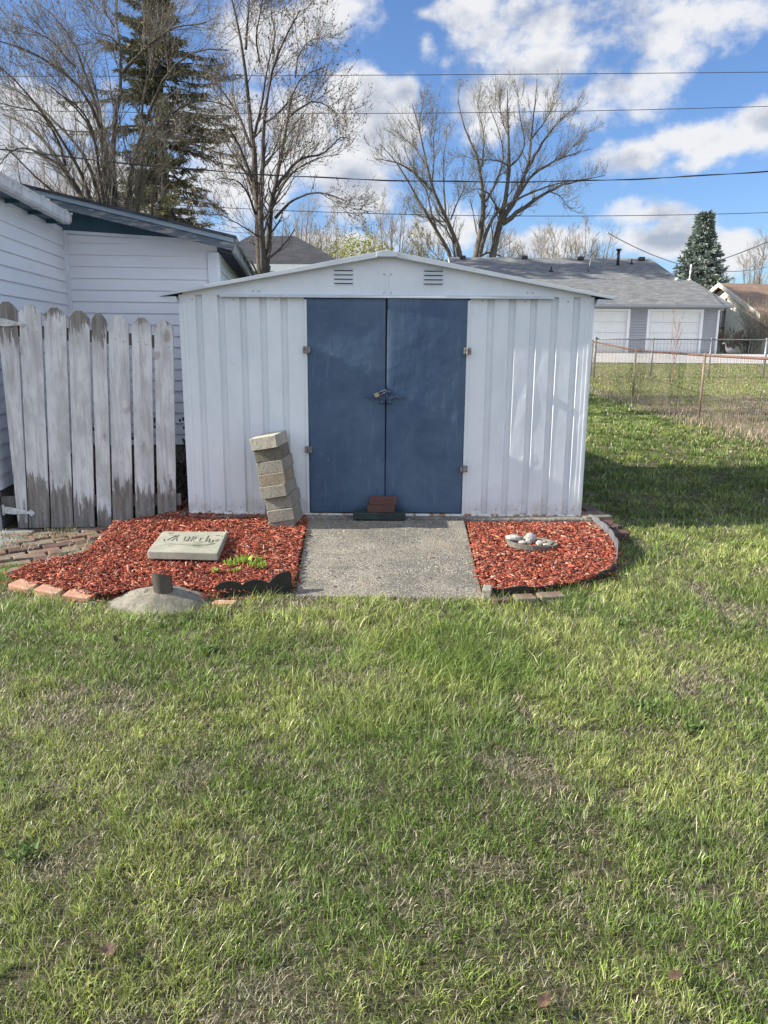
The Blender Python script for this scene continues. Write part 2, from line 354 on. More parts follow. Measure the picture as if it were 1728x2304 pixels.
def picket_mat():
    m, nt, B, N, L = newmat('peeling_white_picket')
    tc = N.new('ShaderNodeTexCoord'); sx = N.new('ShaderNodeSeparateXYZ'); L.new(tc.outputs['Object'], sx.inputs[0])
    oi = N.new('ShaderNodeObjectInfo')
    tcv = N.new('ShaderNodeVectorMath'); tcv.operation = 'ADD'; L.new(tc.outputs['Object'], tcv.inputs[0])
    sc = N.new('ShaderNodeVectorMath'); sc.operation = 'SCALE'; cb = N.new('ShaderNodeCombineXYZ')
    for i in range(3): L.new(oi.outputs['Random'], cb.inputs[i])
    L.new(cb.outputs[0], sc.inputs[0]); sc.inputs['Scale'].default_value = 37.0; L.new(sc.outputs[0], tcv.inputs[1])
    def nz(scale, s3, det=6, rough=.65, dist=0):
        mp = N.new('ShaderNodeMapping'); mp.inputs['Scale'].default_value = s3; L.new(tcv.outputs[0], mp.inputs[0])
        n = N.new('ShaderNodeTexNoise'); n.inputs['Scale'].default_value = scale; n.inputs['Detail'].default_value = det
        n.inputs['Roughness'].default_value = rough; n.inputs['Distortion'].default_value = dist; L.new(mp.outputs[0], n.inputs['Vector']); return n.outputs['Fac']
    grain = nz(34, (1, 1, .07), 5, .7, .6)
    wood = mixn(N, L, ramp(N, L, grain, .3, .7), (.12, .108, .095), (.27, .25, .225))
    paint = mixn(N, L, ramp(N, L, nz(7, (1, 1, .4)), .35, .7), (.66, .66, .65), (.42, .42, .41))
    paint = mixn(N, L, mth(N, L, 'MULTIPLY', ramp(N, L, grain, .46, .66), .6), paint, (.36, .345, .32))
    paint = mixn(N, L, mth(N, L, 'MULTIPLY', ramp(N, L, nz(16, (1, 1, .06), 6, .7, .3), .56, .68), .48), paint, (.27, .25, .22))
    # bare wood at the cut tops and near the wet ground, in long drips
    sh_ = mth(N, L, 'MULTIPLY', mth(N, L, 'SUBTRACT', oi.outputs['Random'], .5), .30); zz_ = mth(N, L, 'ADD', sx.outputs[2], sh_)
    hi = ramp(N, L, zz_, .48, .86); lo = mth(N, L, 'SUBTRACT', 1.0, ramp(N, L, zz_, -.80, -.36))
    ends = mth(N, L, 'MAXIMUM', hi, lo)
    drip = nz(48, (1, 1, .07), 6, .7, .3)
    v = mth(N, L, 'ADD', mth(N, L, 'MULTIPLY', ends, .27), mth(N, L, 'ADD', mth(N, L, 'MULTIPLY', drip, .6), mth(N, L, 'MULTIPLY', nz(6, (1, 1, .35), 6, .75), .42)))
    msk = ramp(N, L, v, .62, .70)
    c = mixn(N, L, msk, paint, wood)
    kn = ramp(N, L, nz(9, (1, 1, .55), 1, .3), .70, .76); c = mixn(N, L, mth(N, L, 'MULTIPLY', kn, .55), c, (.24, .19, .15))
    L.new(c, B.inputs['Base Color']); B.inputs['Roughness'].default_value = .8
    h = mth(N, L, 'SUBTRACT', grain, mth(N, L, 'MULTIPLY', msk, .5)); bumpn(N, L, B, h, .45, .004); return m
M['picket'] = picket_mat()
M['old_wood'] = pm('grey_old_wood', (.10, .095, .085), (.17, .16, .145), 14, (1, 1, .1), .9, .4)
M['strap'] = pm('white_strap_iron', (.62, .62, .62), (.42, .41, .39), 25, rough=.6, bump=.3, c3=(.30, .24, .18), s3=30, t3=(.62, .7))
def agg_mat(name, base, dark, lights, vs=95, patch=(.5, .62), blotch=None):
    m, nt, B, N, L = newmat(name); tc = N.new('ShaderNodeTexCoord')
    c = mixn(N, L, ramp(N, L, mnoise(N, L, 2.6, 6, .7), .35, .65), base, dark)
    if blotch: c = mixn(N, L, mth(N, L, 'MULTIPLY', ramp(N, L, mnoise(N, L, 1.5, 6, .75, loc=(5, 1, 0)), .5, .68), .75), c, blotch)
    v = N.new('ShaderNodeTexVoronoi'); v.inputs['Scale'].default_value = vs; L.new(tc.outputs['Object'], v.inputs['Vector'])
    w = N.new('ShaderNodeSeparateColor'); L.new(v.outputs['Color'], w.inputs[0])
    st = mth(N, L, 'MULTIPLY', mth(N, L, 'GREATER_THAN', w.outputs[0], .52), mth(N, L, 'LESS_THAN', v.outputs['Distance'], .42))
    dens = ramp(N, L, mnoise(N, L, 4.5, 4, .6, loc=(2, 8, 1)), *patch)
    st = mth(N, L, 'MULTIPLY', st, mth(N, L, 'ADD', mth(N, L, 'MULTIPLY', dens, .65), .3))
    stone = mixn(N, L, w.outputs[1], lights[0], lights[1]); c = mixn(N, L, st, c, stone)
    dk = mth(N, L, 'MULTIPLY', mth(N, L, 'LESS_THAN', w.outputs[0], .22), .6); c = mixn(N, L, dk, c, tuple(x*.45 for x in base))
    L.new(c, B.inputs['Base Color']); B.inputs['Roughness'].default_value = .9
    h = mth(N, L, 'ADD', mth(N, L, 'MULTIPLY', v.outputs['Distance'], -1.0), mnoise(N, L, 40, 4, .6)); bumpn(N, L, B, h, .6, .005); return m
M['path'] = agg_mat('exposed_aggregate_concrete', (.215, .195, .155), (.115, .108, .09), ((.48, .455, .40), (.32, .275, .21)), 96, (.35, .6), (.27, .215, .14))
M['slab'] = agg_mat('slab_concrete', (.20, .185, .155), (.085, .08, .07), ((.5, .48, .44), (.3, .27, .22)), 60)
M['block'] = agg_mat('grey_concrete_block', (.29, .275, .225), (.24, .225, .18), ((.40, .38, .33), (.26, .24, .2)), 170, (.3, .7))
M['block_pale'] = agg_mat('pale_concrete_block', (.46, .43, .35), (.38, .355, .28), ((.55, .52, .45), (.36, .34, .28)), 170, (.3, .7))
M['block_tan'] = agg_mat('tan_concrete_block', (.32, .26, .185), (.24, .20, .14), ((.42, .38, .3), (.26, .22, .16)), 170, (.3, .7))
M['block_dark'] = agg_mat('dark_concrete_block', (.195, .17, .125), (.14, .125, .09), ((.3, .28, .22), (.18, .16, .12)), 170, (.3, .7))
M['stone_slab'] = pm('mossy_stepping_stone', (.34, .33, .26), (.26, .26, .20), 9, rough=.9, bump=.35, c3=(.13, .15, .09), s3=6, t3=(.55, .72))
M['engrave'] = pm('engraved_groove', (.22, .22, .165), (.30, .295, .23), 20, rough=.95, bump=.3)
M['dome'] = pm('rough_footing_concrete', (.27, .245, .19), (.15, .138, .105), 5, rough=.95, bump=.9, bdist=.015, c3=(.10, .10, .075), s3=14, t3=(.54, .64))
M['pipe'] = pm('dark_rusted_pipe', (.055, .045, .038), (.10, .085, .07), 18, (1, 1, .3), .6, .35, c3=(.16, .15, .13), s3=14, t3=(.6, .7), metal=.3)
M['black_edge'] = pm('black_plastic_edging', (.012, .012, .013), (.02, .02, .02), 10, rough=.4, bump=.05)
M['grey_edge'] = pm('grey_plastic_edging', (.15, .155, .165), (.09, .095, .105), 10, rough=.6, bump=.1)
M['brick'] = pm('red_brown_brick', (.115, .048, .036), (.075, .036, .030), 25, rough=.85, bump=.4, c3=(.15, .085, .065), s3=12, t3=(.6, .7))
M['brick_pale'] = pm('weathered_pale_brick', (.44, .23, .145), (.34, .19, .125), 14, rough=.9, bump=.4, c3=(.50, .38, .27), s3=10, t3=(.55, .7))
M['brick_old'] = pm('dusty_paver_brick', (.19, .105, .072), (.12, .08, .058), 9, rough=.9, bump=.4, c3=(.17, .155, .115), s3=6, t3=(.48, .62))
M['brick_dark'] = pm('dark_old_brick', (.10, .05, .042), (.06, .04, .036), 12, rough=.9, bump=.4)
M['green_timber'] = pm('green_black_timber', (.022, .045, .036), (.012, .018, .016), 20, (.3, 1, 1), .7, .4, c3=(.07, .09, .08), s3=40, t3=(.64, .72))
M['bark'] = pm('grey_brown_bark', (.045, .037, .030), (.095, .08, .065), 9, (1, 1, .25), .95, .5, .02)
M['bark_far'] = pm('brown_bark', (.07, .055, .042), (.125, .105, .082), 3, (1, 1, .3), .95, .3, .02)
M['twig'] = pm('grey_twig', (.115, .10, .085), (.19, .17, .14), 2, rough=.9, bump=0)
M['twig_dark'] = pm('dark_twig', (.075, .06, .05), (.12, .10, .085), 2, rough=.9, bump=0)
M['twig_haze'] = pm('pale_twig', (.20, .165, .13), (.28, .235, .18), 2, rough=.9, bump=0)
M['bud'] = pm('spring_bud', (.20, .155, .10), (.28, .23, .13), 3, rough=.8, bump=0)
M['bud_green'] = pm('green_spring_bud', (.19, .20, .09), (.25, .23, .11), 3, rough=.8, bump=0)
M['tint_leaf'] = attrmat('tinted_foliage', .25, .65)
M['needle'] = attrmat('needles', .1, .8, .15)
M['grass'] = attrmat('grass_blades', .38, .42, .5)
M['chip'] = attrmat('mulch_chips', 0, .95, .08)
M['galv'] = pm('galvanised_wire', (.24, .25, .255), (.17, .175, .18), 4, rough=.5, bump=0, metal=.4)
M['rust_rail'] = pm('rusty_rail', (.18, .085, .062), (.13, .075, .058), 12, rough=.8, bump=.2)
M['rust_post'] = pm('rusty_post', (.20, .13, .085), (.27, .21, .16), 10, (1, 1, .4), .8, .2)
M['wire_old'] = pm('dull_fence_wire', (.22, .18, .14), (.15, .12, .09), 4, rough=.7, bump=0)
M['cable'] = pm('black_cable', (.02, .021, .024), (.035, .037, .04), 3, rough=.6, bump=0)
M['gar_siding'] = pm('grey_garage_siding', (.36, .365, .38), (.32, .33, .345), 2, rough=.6, bump=.03)
M['gar_door'] = pm('white_garage_door', (.70, .71, .70), (.66, .67, .66), 2, rough=.5, bump=.03)
M['gar_trim'] = pm('white_garage_trim', (.74, .75, .76), (.70, .71, .72), 2, rough=.5, bump=.02)
M['gar_gutter'] = pm('grey_garage_gutter', (.27, .285, .30), (.24, .25, .265), 2, rough=.5, bump=.02)
M['concrete_drive'] = pm('pale_driveway', (.50, .485, .46), (.44, .425, .40), 1.2, rough=.9, bump=.15, c3=(.34, .33, .30), s3=3, t3=(.62, .75))
M['cream'] = pm('cream_paint', (.72, .68, .57), (.64, .60, .51), 2, rough=.7, bump=.05)
M['tan_siding'] = pm('tan_siding', (.46, .40, .33), (.40, .345, .28), 2, (1, 1, 8), .7, .05)
M['vent'] = pm('black_vent', (.015, .015, .017), (.025, .025, .027), 5, rough=.5, bump=0)
M['white_plastic'] = pm('white_plastic', (.75, .75, .73), (.65, .65, .63), 5, rough=.5, bump=0)
M['rock'] = pm('pale_rock', (.44, .42, .375), (.26, .25, .22), 14, rough=.9, bump=.5)
M['pebble'] = pm('tan_pebble', (.34, .26, .2), (.25, .19, .15), 20, rough=.8, bump=.3)
M['dish'] = pm('old_concrete_dish', (.20, .185, .155), (.13, .125, .10), 10, rough=.95, bump=.5)
M['dead_leaf'] = pm('dead_leaf', (.055, .033, .018), (.125, .075, .04), 20, rough=.8, bump=.3)
M['moss_stone'] = pm('grey_threshold_stone', (.15, .155, .15), (.20, .20, .19), 5, rough=.9, bump=.3, c3=(.10, .12, .07), s3=7, t3=(.55, .65))
M['dark_soil'] = pm('dark_leaf_litter', (.03, .023, .017), (.065, .048, .036), 20, rough=1, bump=.8, bdist=.02)

# ------------------------------------------------------------------ outlines on the ground (world x, y)
def poly(pts, z=0.0): return [(G(a, b, z).x, G(a, b, z).y) for a, b in pts]
LEFT_BED = poly([(697,1172),(640,1166),(560,1150),(440,1146),(400,1160),(372,1184),(300,1196),(262,1204),(225,1238),(196,1262),(60,1290),(20,1312),(110,1338),(205,1356),(262,1352),(355,1335),(440,1340),(484,1352),(560,1346),(657,1332),(667,1305),(676,1260)])
RIGHT_BED = poly([(1044,1180),(1110,1176),(1320,1184),(1345,1206),(1372,1228),(1386,1256),(1384,1284),(1366,1305),(1300,1325),(1235,1336),(1165,1346),(1095,1344),(1082,1320),(1062,1240)])
WALK = [(-.585,5.80),(.615,5.80),(.566,4.13),(-.50,4.15)]
SLAB = [(-1.62,5.745),(1.60,5.745),(1.60,8.75),(-1.62,8.75)]
PATIO = poly([(-330,1205),(0,1208),(90,1196),(258,1192),(226,1243),(186,1266),(0,1278),(-200,1290)])
DOMEC = G(356, 1352, .0)

# ------------------------------------------------------------------ ground
def ground_mat():
    m, nt, B, N, L = newmat('lawn_soil'); tc = N.new('ShaderNodeTexCoord'); sx = N.new('ShaderNodeSeparateXYZ'); L.new(tc.outputs['Object'], sx.inputs[0])
    n1 = mnoise(N, L, 55, 6, .75); near = mixn(N, L, ramp(N, L, n1, .35, .65), (.065, .068, .032), (.16, .14, .09))
    near = mixn(N, L, ramp(N, L, mnoise(N, L, 160, 4, .8), .5, .7), near, (.035, .035, .02))
    g1 = mixn(N, L, ramp(N, L, mnoise(N, L, .9, 8, .75), .35, .65), (.15, .20, .05), (.21, .25, .08))
    g1 = mixn(N, L, mth(N, L, 'MULTIPLY', ramp(N, L, mnoise(N, L, 14, 6, .8), .45, .7), .5), g1, (.30, .28, .15))
    g1 = mixn(N, L, ramp(N, L, mnoise(N, L, 38, 4, .8), .52, .75), g1, (.08, .10, .03))
    far = ramp(N, L, sx.outputs[1], 9.0, 15.0)
    c = mixn(N, L, far, near, g1)
    # bare leafy ground beyond the near wire fence
    bx = ramp(N, L, sx.outputs[0], 5.3, 6.0); by = mth(N, L, 'MULTIPLY', ramp(N, L, sx.outputs[1], 7.0, 9.0), mth(N, L, 'SUBTRACT', 1.0, ramp(N, L, mth(N, L, 'ADD', sx.outputs[1], mth(N, L, 'MULTIPLY', mnoise(N, L, .6, 4, .6), 6.0)), 20.5, 23.5)))
    br = mixn(N, L, ramp(N, L, mnoise(N, L, 26, 6, .8), .4, .62), (.125, .088, .06), (.34, .25, .185))
    br = mixn(N, L, ramp(N, L, mnoise(N, L, 1.6, 6, .7, loc=(1, 4, 0)), .50, .66), br, (.20, .22, .09))
    c = mixn(N, L, mth(N, L, 'MULTIPLY', bx, by), c, br)
    L.new(c, B.inputs['Base Color']); B.inputs['Roughness'].default_value = 1; B.inputs['Specular IOR Level'].default_value = .1
    bumpn(N, L, B, mnoise(N, L, 70, 6, .8), .8, .02); return m
def ground():
    xs = np.concatenate([-np.geomspace(400, 8, 14), np.linspace(-6, 20, 66), np.geomspace(24, 400, 12)])
    ys = np.concatenate([[-60, -20, -6], np.linspace(-2, 44, 116), np.geomspace(50, 900, 16)])
    X, Y = np.meshgrid(xs, ys); Z = terr(X, Y)-.012*fbm(X, Y, .8, 3, 5)
    V = np.stack([X, Y, Z], -1).reshape(-1, 3); nx = len(xs); i, j = np.meshgrid(np.arange(len(ys)-1), np.arange(nx-1), indexing='ij'); a = (i*nx+j).ravel()
    o = npmesh('ground', V, quads=np.stack([a, a+1, a+nx+1, a+nx], -1), mats=[ground_mat()], smooth=True)
    tag(o, 'soil and thatch under the lawn, rising gently towards the garages', 'ground', kind='structure')
ground()
def flat(name, pts, z0, z1, mat, label, cat, bevel=.006, kind='structure', zf=None):
    b = MB(); n = len(pts)
    b.prism([(x, y, (zf(x, y) if zf else z1)) for x, y in pts], (0, 0, 0), 0) if False else None
    P = [Vector((x, y, z0)) for x, y in pts]+[Vector((x, y, (zf(x, y) if zf else z1))) for x, y in pts]
    b.add(P, [tuple(range(n))[::-1], tuple(range(n, 2*n))]+[(i, (i+1) % n, n+(i+1) % n, n+i) for i in range(n)])
    o = b.build(name, mat, bevel=bevel); tag(o, label, cat, kind=kind); return o
def roughen(o, cuts_len, amp, seed=0, keepbottom=True):
    """break up straight edges of a cast or stone piece with real displacement"""
    bm = bmesh.new(); bm.from_mesh(o.data)
    for _ in range(7):
        E = [e for e in bm.edges if e.calc_length() > cuts_len*1.5]
        if not E: break
        bmesh.ops.subdivide_edges(bm, edges=E, cuts=1, use_grid_fill=True)
    bmesh.ops.triangulate(bm, faces=[f for f in bm.faces if len(f.verts) > 4])
    from mathutils import noise
    for v in bm.verts:
        n = noise.noise_vector(v.co*9+Vector((seed, seed, 0)))*.6+noise.noise_vector(v.co*28+Vector((seed, 0, 0)))*.4
        v.co += n*amp
    bm.to_mesh(o.data); bm.free()
WZ = lambda x, y: .012+.078*max(0, min(1, (y-4.14)/1.6))
w_ = flat('path', [(x, min(y, 5.738)) for x, y in WALK], -.12, 0, M['path'], 'grey exposed aggregate concrete ramp leading up to the blue doors', 'path', bevel=.008, zf=WZ)
roughen(w_, .09, .004, 3)
s_ = flat('shed_foundation', SLAB, -.1, .1, M['slab'], 'rough grey concrete foundation slab under the metal shed', 'foundation', bevel=.01)
roughen(s_, .12, .007, 8)
# driveway in front of the garages, following the rise of the ground
def driveway():
    xs = np.linspace(-4, 34, 40); ys = np.linspace(30.3, 37.46, 12); X, Y = np.meshgrid(xs, ys); Z = terr(X, Y)+.03
    V = np.stack([X, Y, Z], -1).reshape(-1, 3); nx = 40; i, j = np.meshgrid(np.arange(11), np.arange(39), indexing='ij'); a = (i*nx+j).ravel()
    tag(npmesh('driveway', V, quads=np.stack([a, a+1, a+nx+1, a+nx], -1), mats=[M['concrete_drive']], smooth=True), 'pale concrete driveway in front of the white garage doors', 'driveway', kind='structure')
driveway()

# ------------------------------------------------------------------ lawn blades
def blades(P, H, Wd, lean, az, cols, flatz=None):
    """P (n,3) roots, H heights, Wd widths, lean 0..1.4 rad, az lean azimuth, cols (n,3) -> verts, quads, tris, colours"""
    n = len(P); side = az+np.pi/2+rng.normal(0, .9, n)
    sx = np.cos(side)*Wd/2; sy = np.sin(side)*Wd/2
    lx = np.cos(az); ly = np.sin(az)
    l1 = lean*.80; l2 = lean*1.15
    h1 = H*.5; mx = P[:,0]+lx*np.sin(l1)*h1; my = P[:,1]+ly*np.sin(l1)*h1; mz = P[:,2]+np.cos(l1)*h1
    tx = mx+lx*np.sin(l2)*h1; ty = my+ly*np.sin(l2)*h1; tz = mz+np.cos(l2)*h1
    V = np.empty((n, 5, 3))
    V[:,0] = np.stack([P[:,0]-sx, P[:,1]-sy, P[:,2]-.004], -1); V[:,1] = np.stack([P[:,0]+sx, P[:,1]+sy, P[:,2]-.004], -1)
    V[:,2] = np.stack([mx+sx*.8, my+sy*.8, mz], -1); V[:,3] = np.stack([mx-sx*.8, my-sy*.8, mz], -1)
    V[:,4] = np.stack([tx, ty, np.maximum(tz, P[:,2]+.002)], -1)
    b = np.arange(n)*5
    C = np.repeat(cols[:, None, :], 5, 1)
    return V.reshape(-1, 3), np.stack([b, b+1, b+2, b+3], -1), np.stack([b+3, b+2, b+4], -1), C.reshape(-1, 3)
def gcol(x, y, n, dry):
    g = np.array([.178, .256, .056]); yl = np.array([.335, .378, .110]); dk = np.array([.094, .150, .036]); st = np.array([.62, .54, .36]); gr = np.array([.42, .38, .28])
    t = rng.random(n)[:, None]; f = fbm(x, y, 2.1, 4, 11)[:, None]; k = sstep(.38, .64, f)
    c = g*(1-.8*k)+yl*.8*k; u = sstep(.5, .72, fbm(x, y, 4.5, 4, 21))[:, None]; c = c*(1-.45*u)+dk*.45*u
    c = c*(.62+.8*t); r = rng.random(n)[:, None]
    sm = (r < dry[:, None]); c = np.where(sm, np.where(rng.random(n)[:, None] < .6, st, gr)*(.45+.75*t), c)
    return c
def lawn():
    VV = []; QQ = []; TT = []; CC = []; base = 0
    holes = [LEFT_BED, RIGHT_BED, [(x, y) for x, y in WALK], SLAB, PATIO]
    bands = [(.85,1.7,32000,.0020,.0225),(1.7,2.6,27000,.0023,.024),(2.6,3.6,20000,.0028,.026),(3.6,4.7,14000,.0035,.029),(4.7,6.2,8000,.0048,.034),(6.2,9,2600,.0080,.044),(9,13,1300,.012,.046),(13,21,520,.019,.050)]
    for y0, y1, dens, wd, hh in bands:
        x0 = -(y1*.54+.55) if y1 < 6.3 else 1.3; x1 = min(y1*.56+.6, 5.75 if y0 > 7 else 99)
        if y1 > 6.3: x1 = 5.8
        n = int((x1-x0)*(y1-y0)*dens); nt_ = max(1, n//13); sg = .010+.0022*y1
        tx_ = rng.uniform(x0, x1, nt_); ty_ = rng.uniform(y0, y1, nt_); ti = rng.integers(0, nt_, n); ox_ = rng.normal(0, sg, n); oy_ = rng.normal(0, sg, n)
        th_ = rng.lognormal(0, .30, nt_)[ti]; tc_ = rng.lognormal(0, .34, nt_)[ti]; x = tx_[ti]+ox_; y = ty_[ti]+oy_
        k = (np.abs(x) < y*.56+.6)
        # clumping: thin where the turf is worn
        f = fbm(x, y, 1.4, 4, 3); f2 = fbm(x, y, 6.5, 3, 9); fine = fbm(x, y, 22, 2, 31)
        bare = sstep(.595, .70, .45*fbm(x, y, 2.2, 3, 44)+.55*fbm(x, y, 7.5, 3, 45))
        k &= rng.random(n) < (1-.70*bare)*(.68+.7*sstep(.25, .7, fine))
        for h in holes: k &= ~inpoly(x, y, h)
        k &= ((x-DOMEC.x)**2/.27**2+(y-DOMEC.y)**2/.235**2) > 1
        k &= ~((x < -1.5) & (y > 5.3))
        x = x[k]; y = y[k]; f = f[k]; f2 = f2[k]; bare = bare[k]; th_ = th_[k]; tc_ = tc_[k]; oaz = np.arctan2(oy_[k], ox_[k]); n = len(x)
        tuft = np.zeros(n)
        for (px, py, rx, ry, s) in [(1010,1490,210,75,1.),(880,1470,150,60,.8),(930,1620,230,60,.9),(1120,1560,160,50,.7),(720,1400,120,50,.5),(500,1392,260,22,.5),(800,1362,330,20,.5),(1230,1352,200,22,.4),(60,1370,160,30,.5),(420,1860,150,50,.3)]:
            c = G(px, py); e = G(px+rx, py); g2 = G(px, py-ry); s_x = abs(e.x-c.x); s_y = abs(g2.y-c.y)
            tuft = np.maximum(tuft, s*np.exp(-((x-c.x)/s_x)**2-((y-c.y)/s_y)**2))
        H = 1.22*hh*th_*(.40+.85*rng.random(n))*(.55+.9*f2)*(.75+.55*f)*(1-.35*bare)*(1+1.15*tuft)
        tall = rng.random(n) < .008; H = np.where(tall, H*1.45, H)
        laz = np.where(rng.random(n) < .6, oaz+rng.normal(0, .7, n), fbm(x, y, 1.1, 3, 71)*14+rng.normal(0, 1.1, n))
        lean = np.clip(rng.normal(.88, .42, n)+.25*bare+.10*tuft, .05, 1.40)
        dry = np.clip(.055+.50*bare+.05*sstep(.5, .65, fbm(x, y, 1.3, 3, 60))-.06*tuft, 0, .8)
        if y0 > 5: dry *= .45
        cols = gcol(x, y, n, dry)*np.clip(tc_, .55, 1.7)[:, None]
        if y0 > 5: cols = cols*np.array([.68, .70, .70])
        P = np.stack([x, y, terr(x, y)+0*x], -1)
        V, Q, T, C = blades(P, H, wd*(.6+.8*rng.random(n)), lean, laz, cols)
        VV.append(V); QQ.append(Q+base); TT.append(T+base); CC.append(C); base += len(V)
        # dead thatch lying flat between the blades
        if y1 < 7:
            n = int((x1-x0)*(y1-y0)*dens*.5); x = rng.uniform(x0, x1, n); y = rng.uniform(y0, y1, n); k = (np.abs(x) < y*.56+.6)
            for h in holes: k &= ~inpoly(x, y, h)
            k &= rng.random(n) < .30+.70*sstep(.54, .68, .45*fbm(x, y, 2.2, 3, 44)+.55*fbm(x, y, 7.5, 3, 45))
            k &= ~((x < -1.5) & (y > 5.3))
            x = x[k]; y = y[k]; n = len(x); t = rng.random((n, 1)); q = rng.random((n, 1)) < .55
            cols = np.where(q, np.array([.50, .44, .31]), np.where(rng.random((n, 1)) < .5, np.array([.24, .20, .14]), np.array([.17, .21, .07])))*(.4+.9*t)
            P = np.stack([x, y, rng.uniform(.002, .016, n)], -1)
            V, Q, T, C = blades(P, .012+.030*rng.random(n)**1.5, wd*.7*(.6+.7*rng.random(n)), np.full(n, 1.22), rng.uniform(0, 6.28, n), cols)
            VV.append(V); QQ.append(Q+base); TT.append(T+base); CC.append(C); base += len(V)
    o = npmesh('lawn_grass', np.concatenate(VV), np.concatenate(QQ), np.concatenate(TT), [M['grass']], col=np.concatenate(CC))
    tag(o, 'patchy spring lawn of green blades with straw coloured dry patches', 'grass', kind='stuff')
lawn()
def dry_grass(name, label, pts, n, h, wd, spread, pale=1.0):
    pts = np.array(pts); k = rng.integers(0, len(pts)-1, n); t = rng.random(n)[:, None]
    P = pts[k]*(1-t)+pts[k+1]*t+rng.normal(0, 1, (n, 2))*np.array(spread)
    z = terr(P[:,0], P[:,1]); P = np.column_stack([P, z])
    cl = sstep(.35, .7, fbm(P[:,0], P[:,1], 1.3, 3, 5)); H = h*(.35+.65*rng.random(n))*(.35+1.0*cl)
    c = np.array([.54, .44, .32])*(.45+.75*rng.random((n, 1)))*pale
    gg = rng.random(n) < .25; c[gg] = np.array([.14, .19, .06])*(.6+.7*rng.random((gg.sum(), 1)))
    V, Q, T, C = blades(P, H, wd*(.5+rng.random(n)), np.clip(rng.normal(.45, .35, n), .02, 1.3), rng.uniform(0, 6.28, n), c)
    tag(npmesh(name, V, Q, T, [M['grass']], col=C), label, 'dry grass', kind='stuff')
dry_grass('dry_grass', 'pale dead grass growing along the foot of the rusty wire fence', [(5.45,6),(5.65,11),(5.8,15),(5.95,24)], 7500, .20, .011, (.20, .3))
dry_grass('dry_grass', 'scattered dead leaves and stalks on the bare brown ground past the wire fence', [(7.6,9),(8.0,13),(8.6,20.5)], 26000, .055, .030, (1.5, 1.0), .80)
def yard_grass():
    n = 42000; x = rng.uniform(5.9, 15, n); y = rng.uniform(13, 30.2, n); k = (x < y*.53+1) & ((y > 20.5+3*(fbm(x, y, .6, 3, 5)-.5)) | (fbm(x, y, 1.2, 3, 8) > .55)); x = x[k]; y = y[k]; n = len(x)
    q = rng.random((n, 1)); c = np.array([.13, .19, .045])*(1-q)+np.array([.27, .29, .085])*q; c = c*(.55+.9*fbm(x, y, .9, 4, 12))[:, None]
    st = rng.random(n) < .16; c[st] = np.array([.42, .35, .22])
    V, Q, T, C = blades(np.column_stack([x, y, terr(x, y)]), .05*(.4+rng.random(n)), .030*(.5+rng.random(n)), np.clip(rng.normal(.5, .3, n), .05, 1.3), rng.uniform(0, 6.28, n), c)
    tag(npmesh('yard_grass', V, Q, T, [M['grass']], col=C), 'rough green grass in the yard between the two wire fences', 'grass', kind='stuff')
yard_grass()

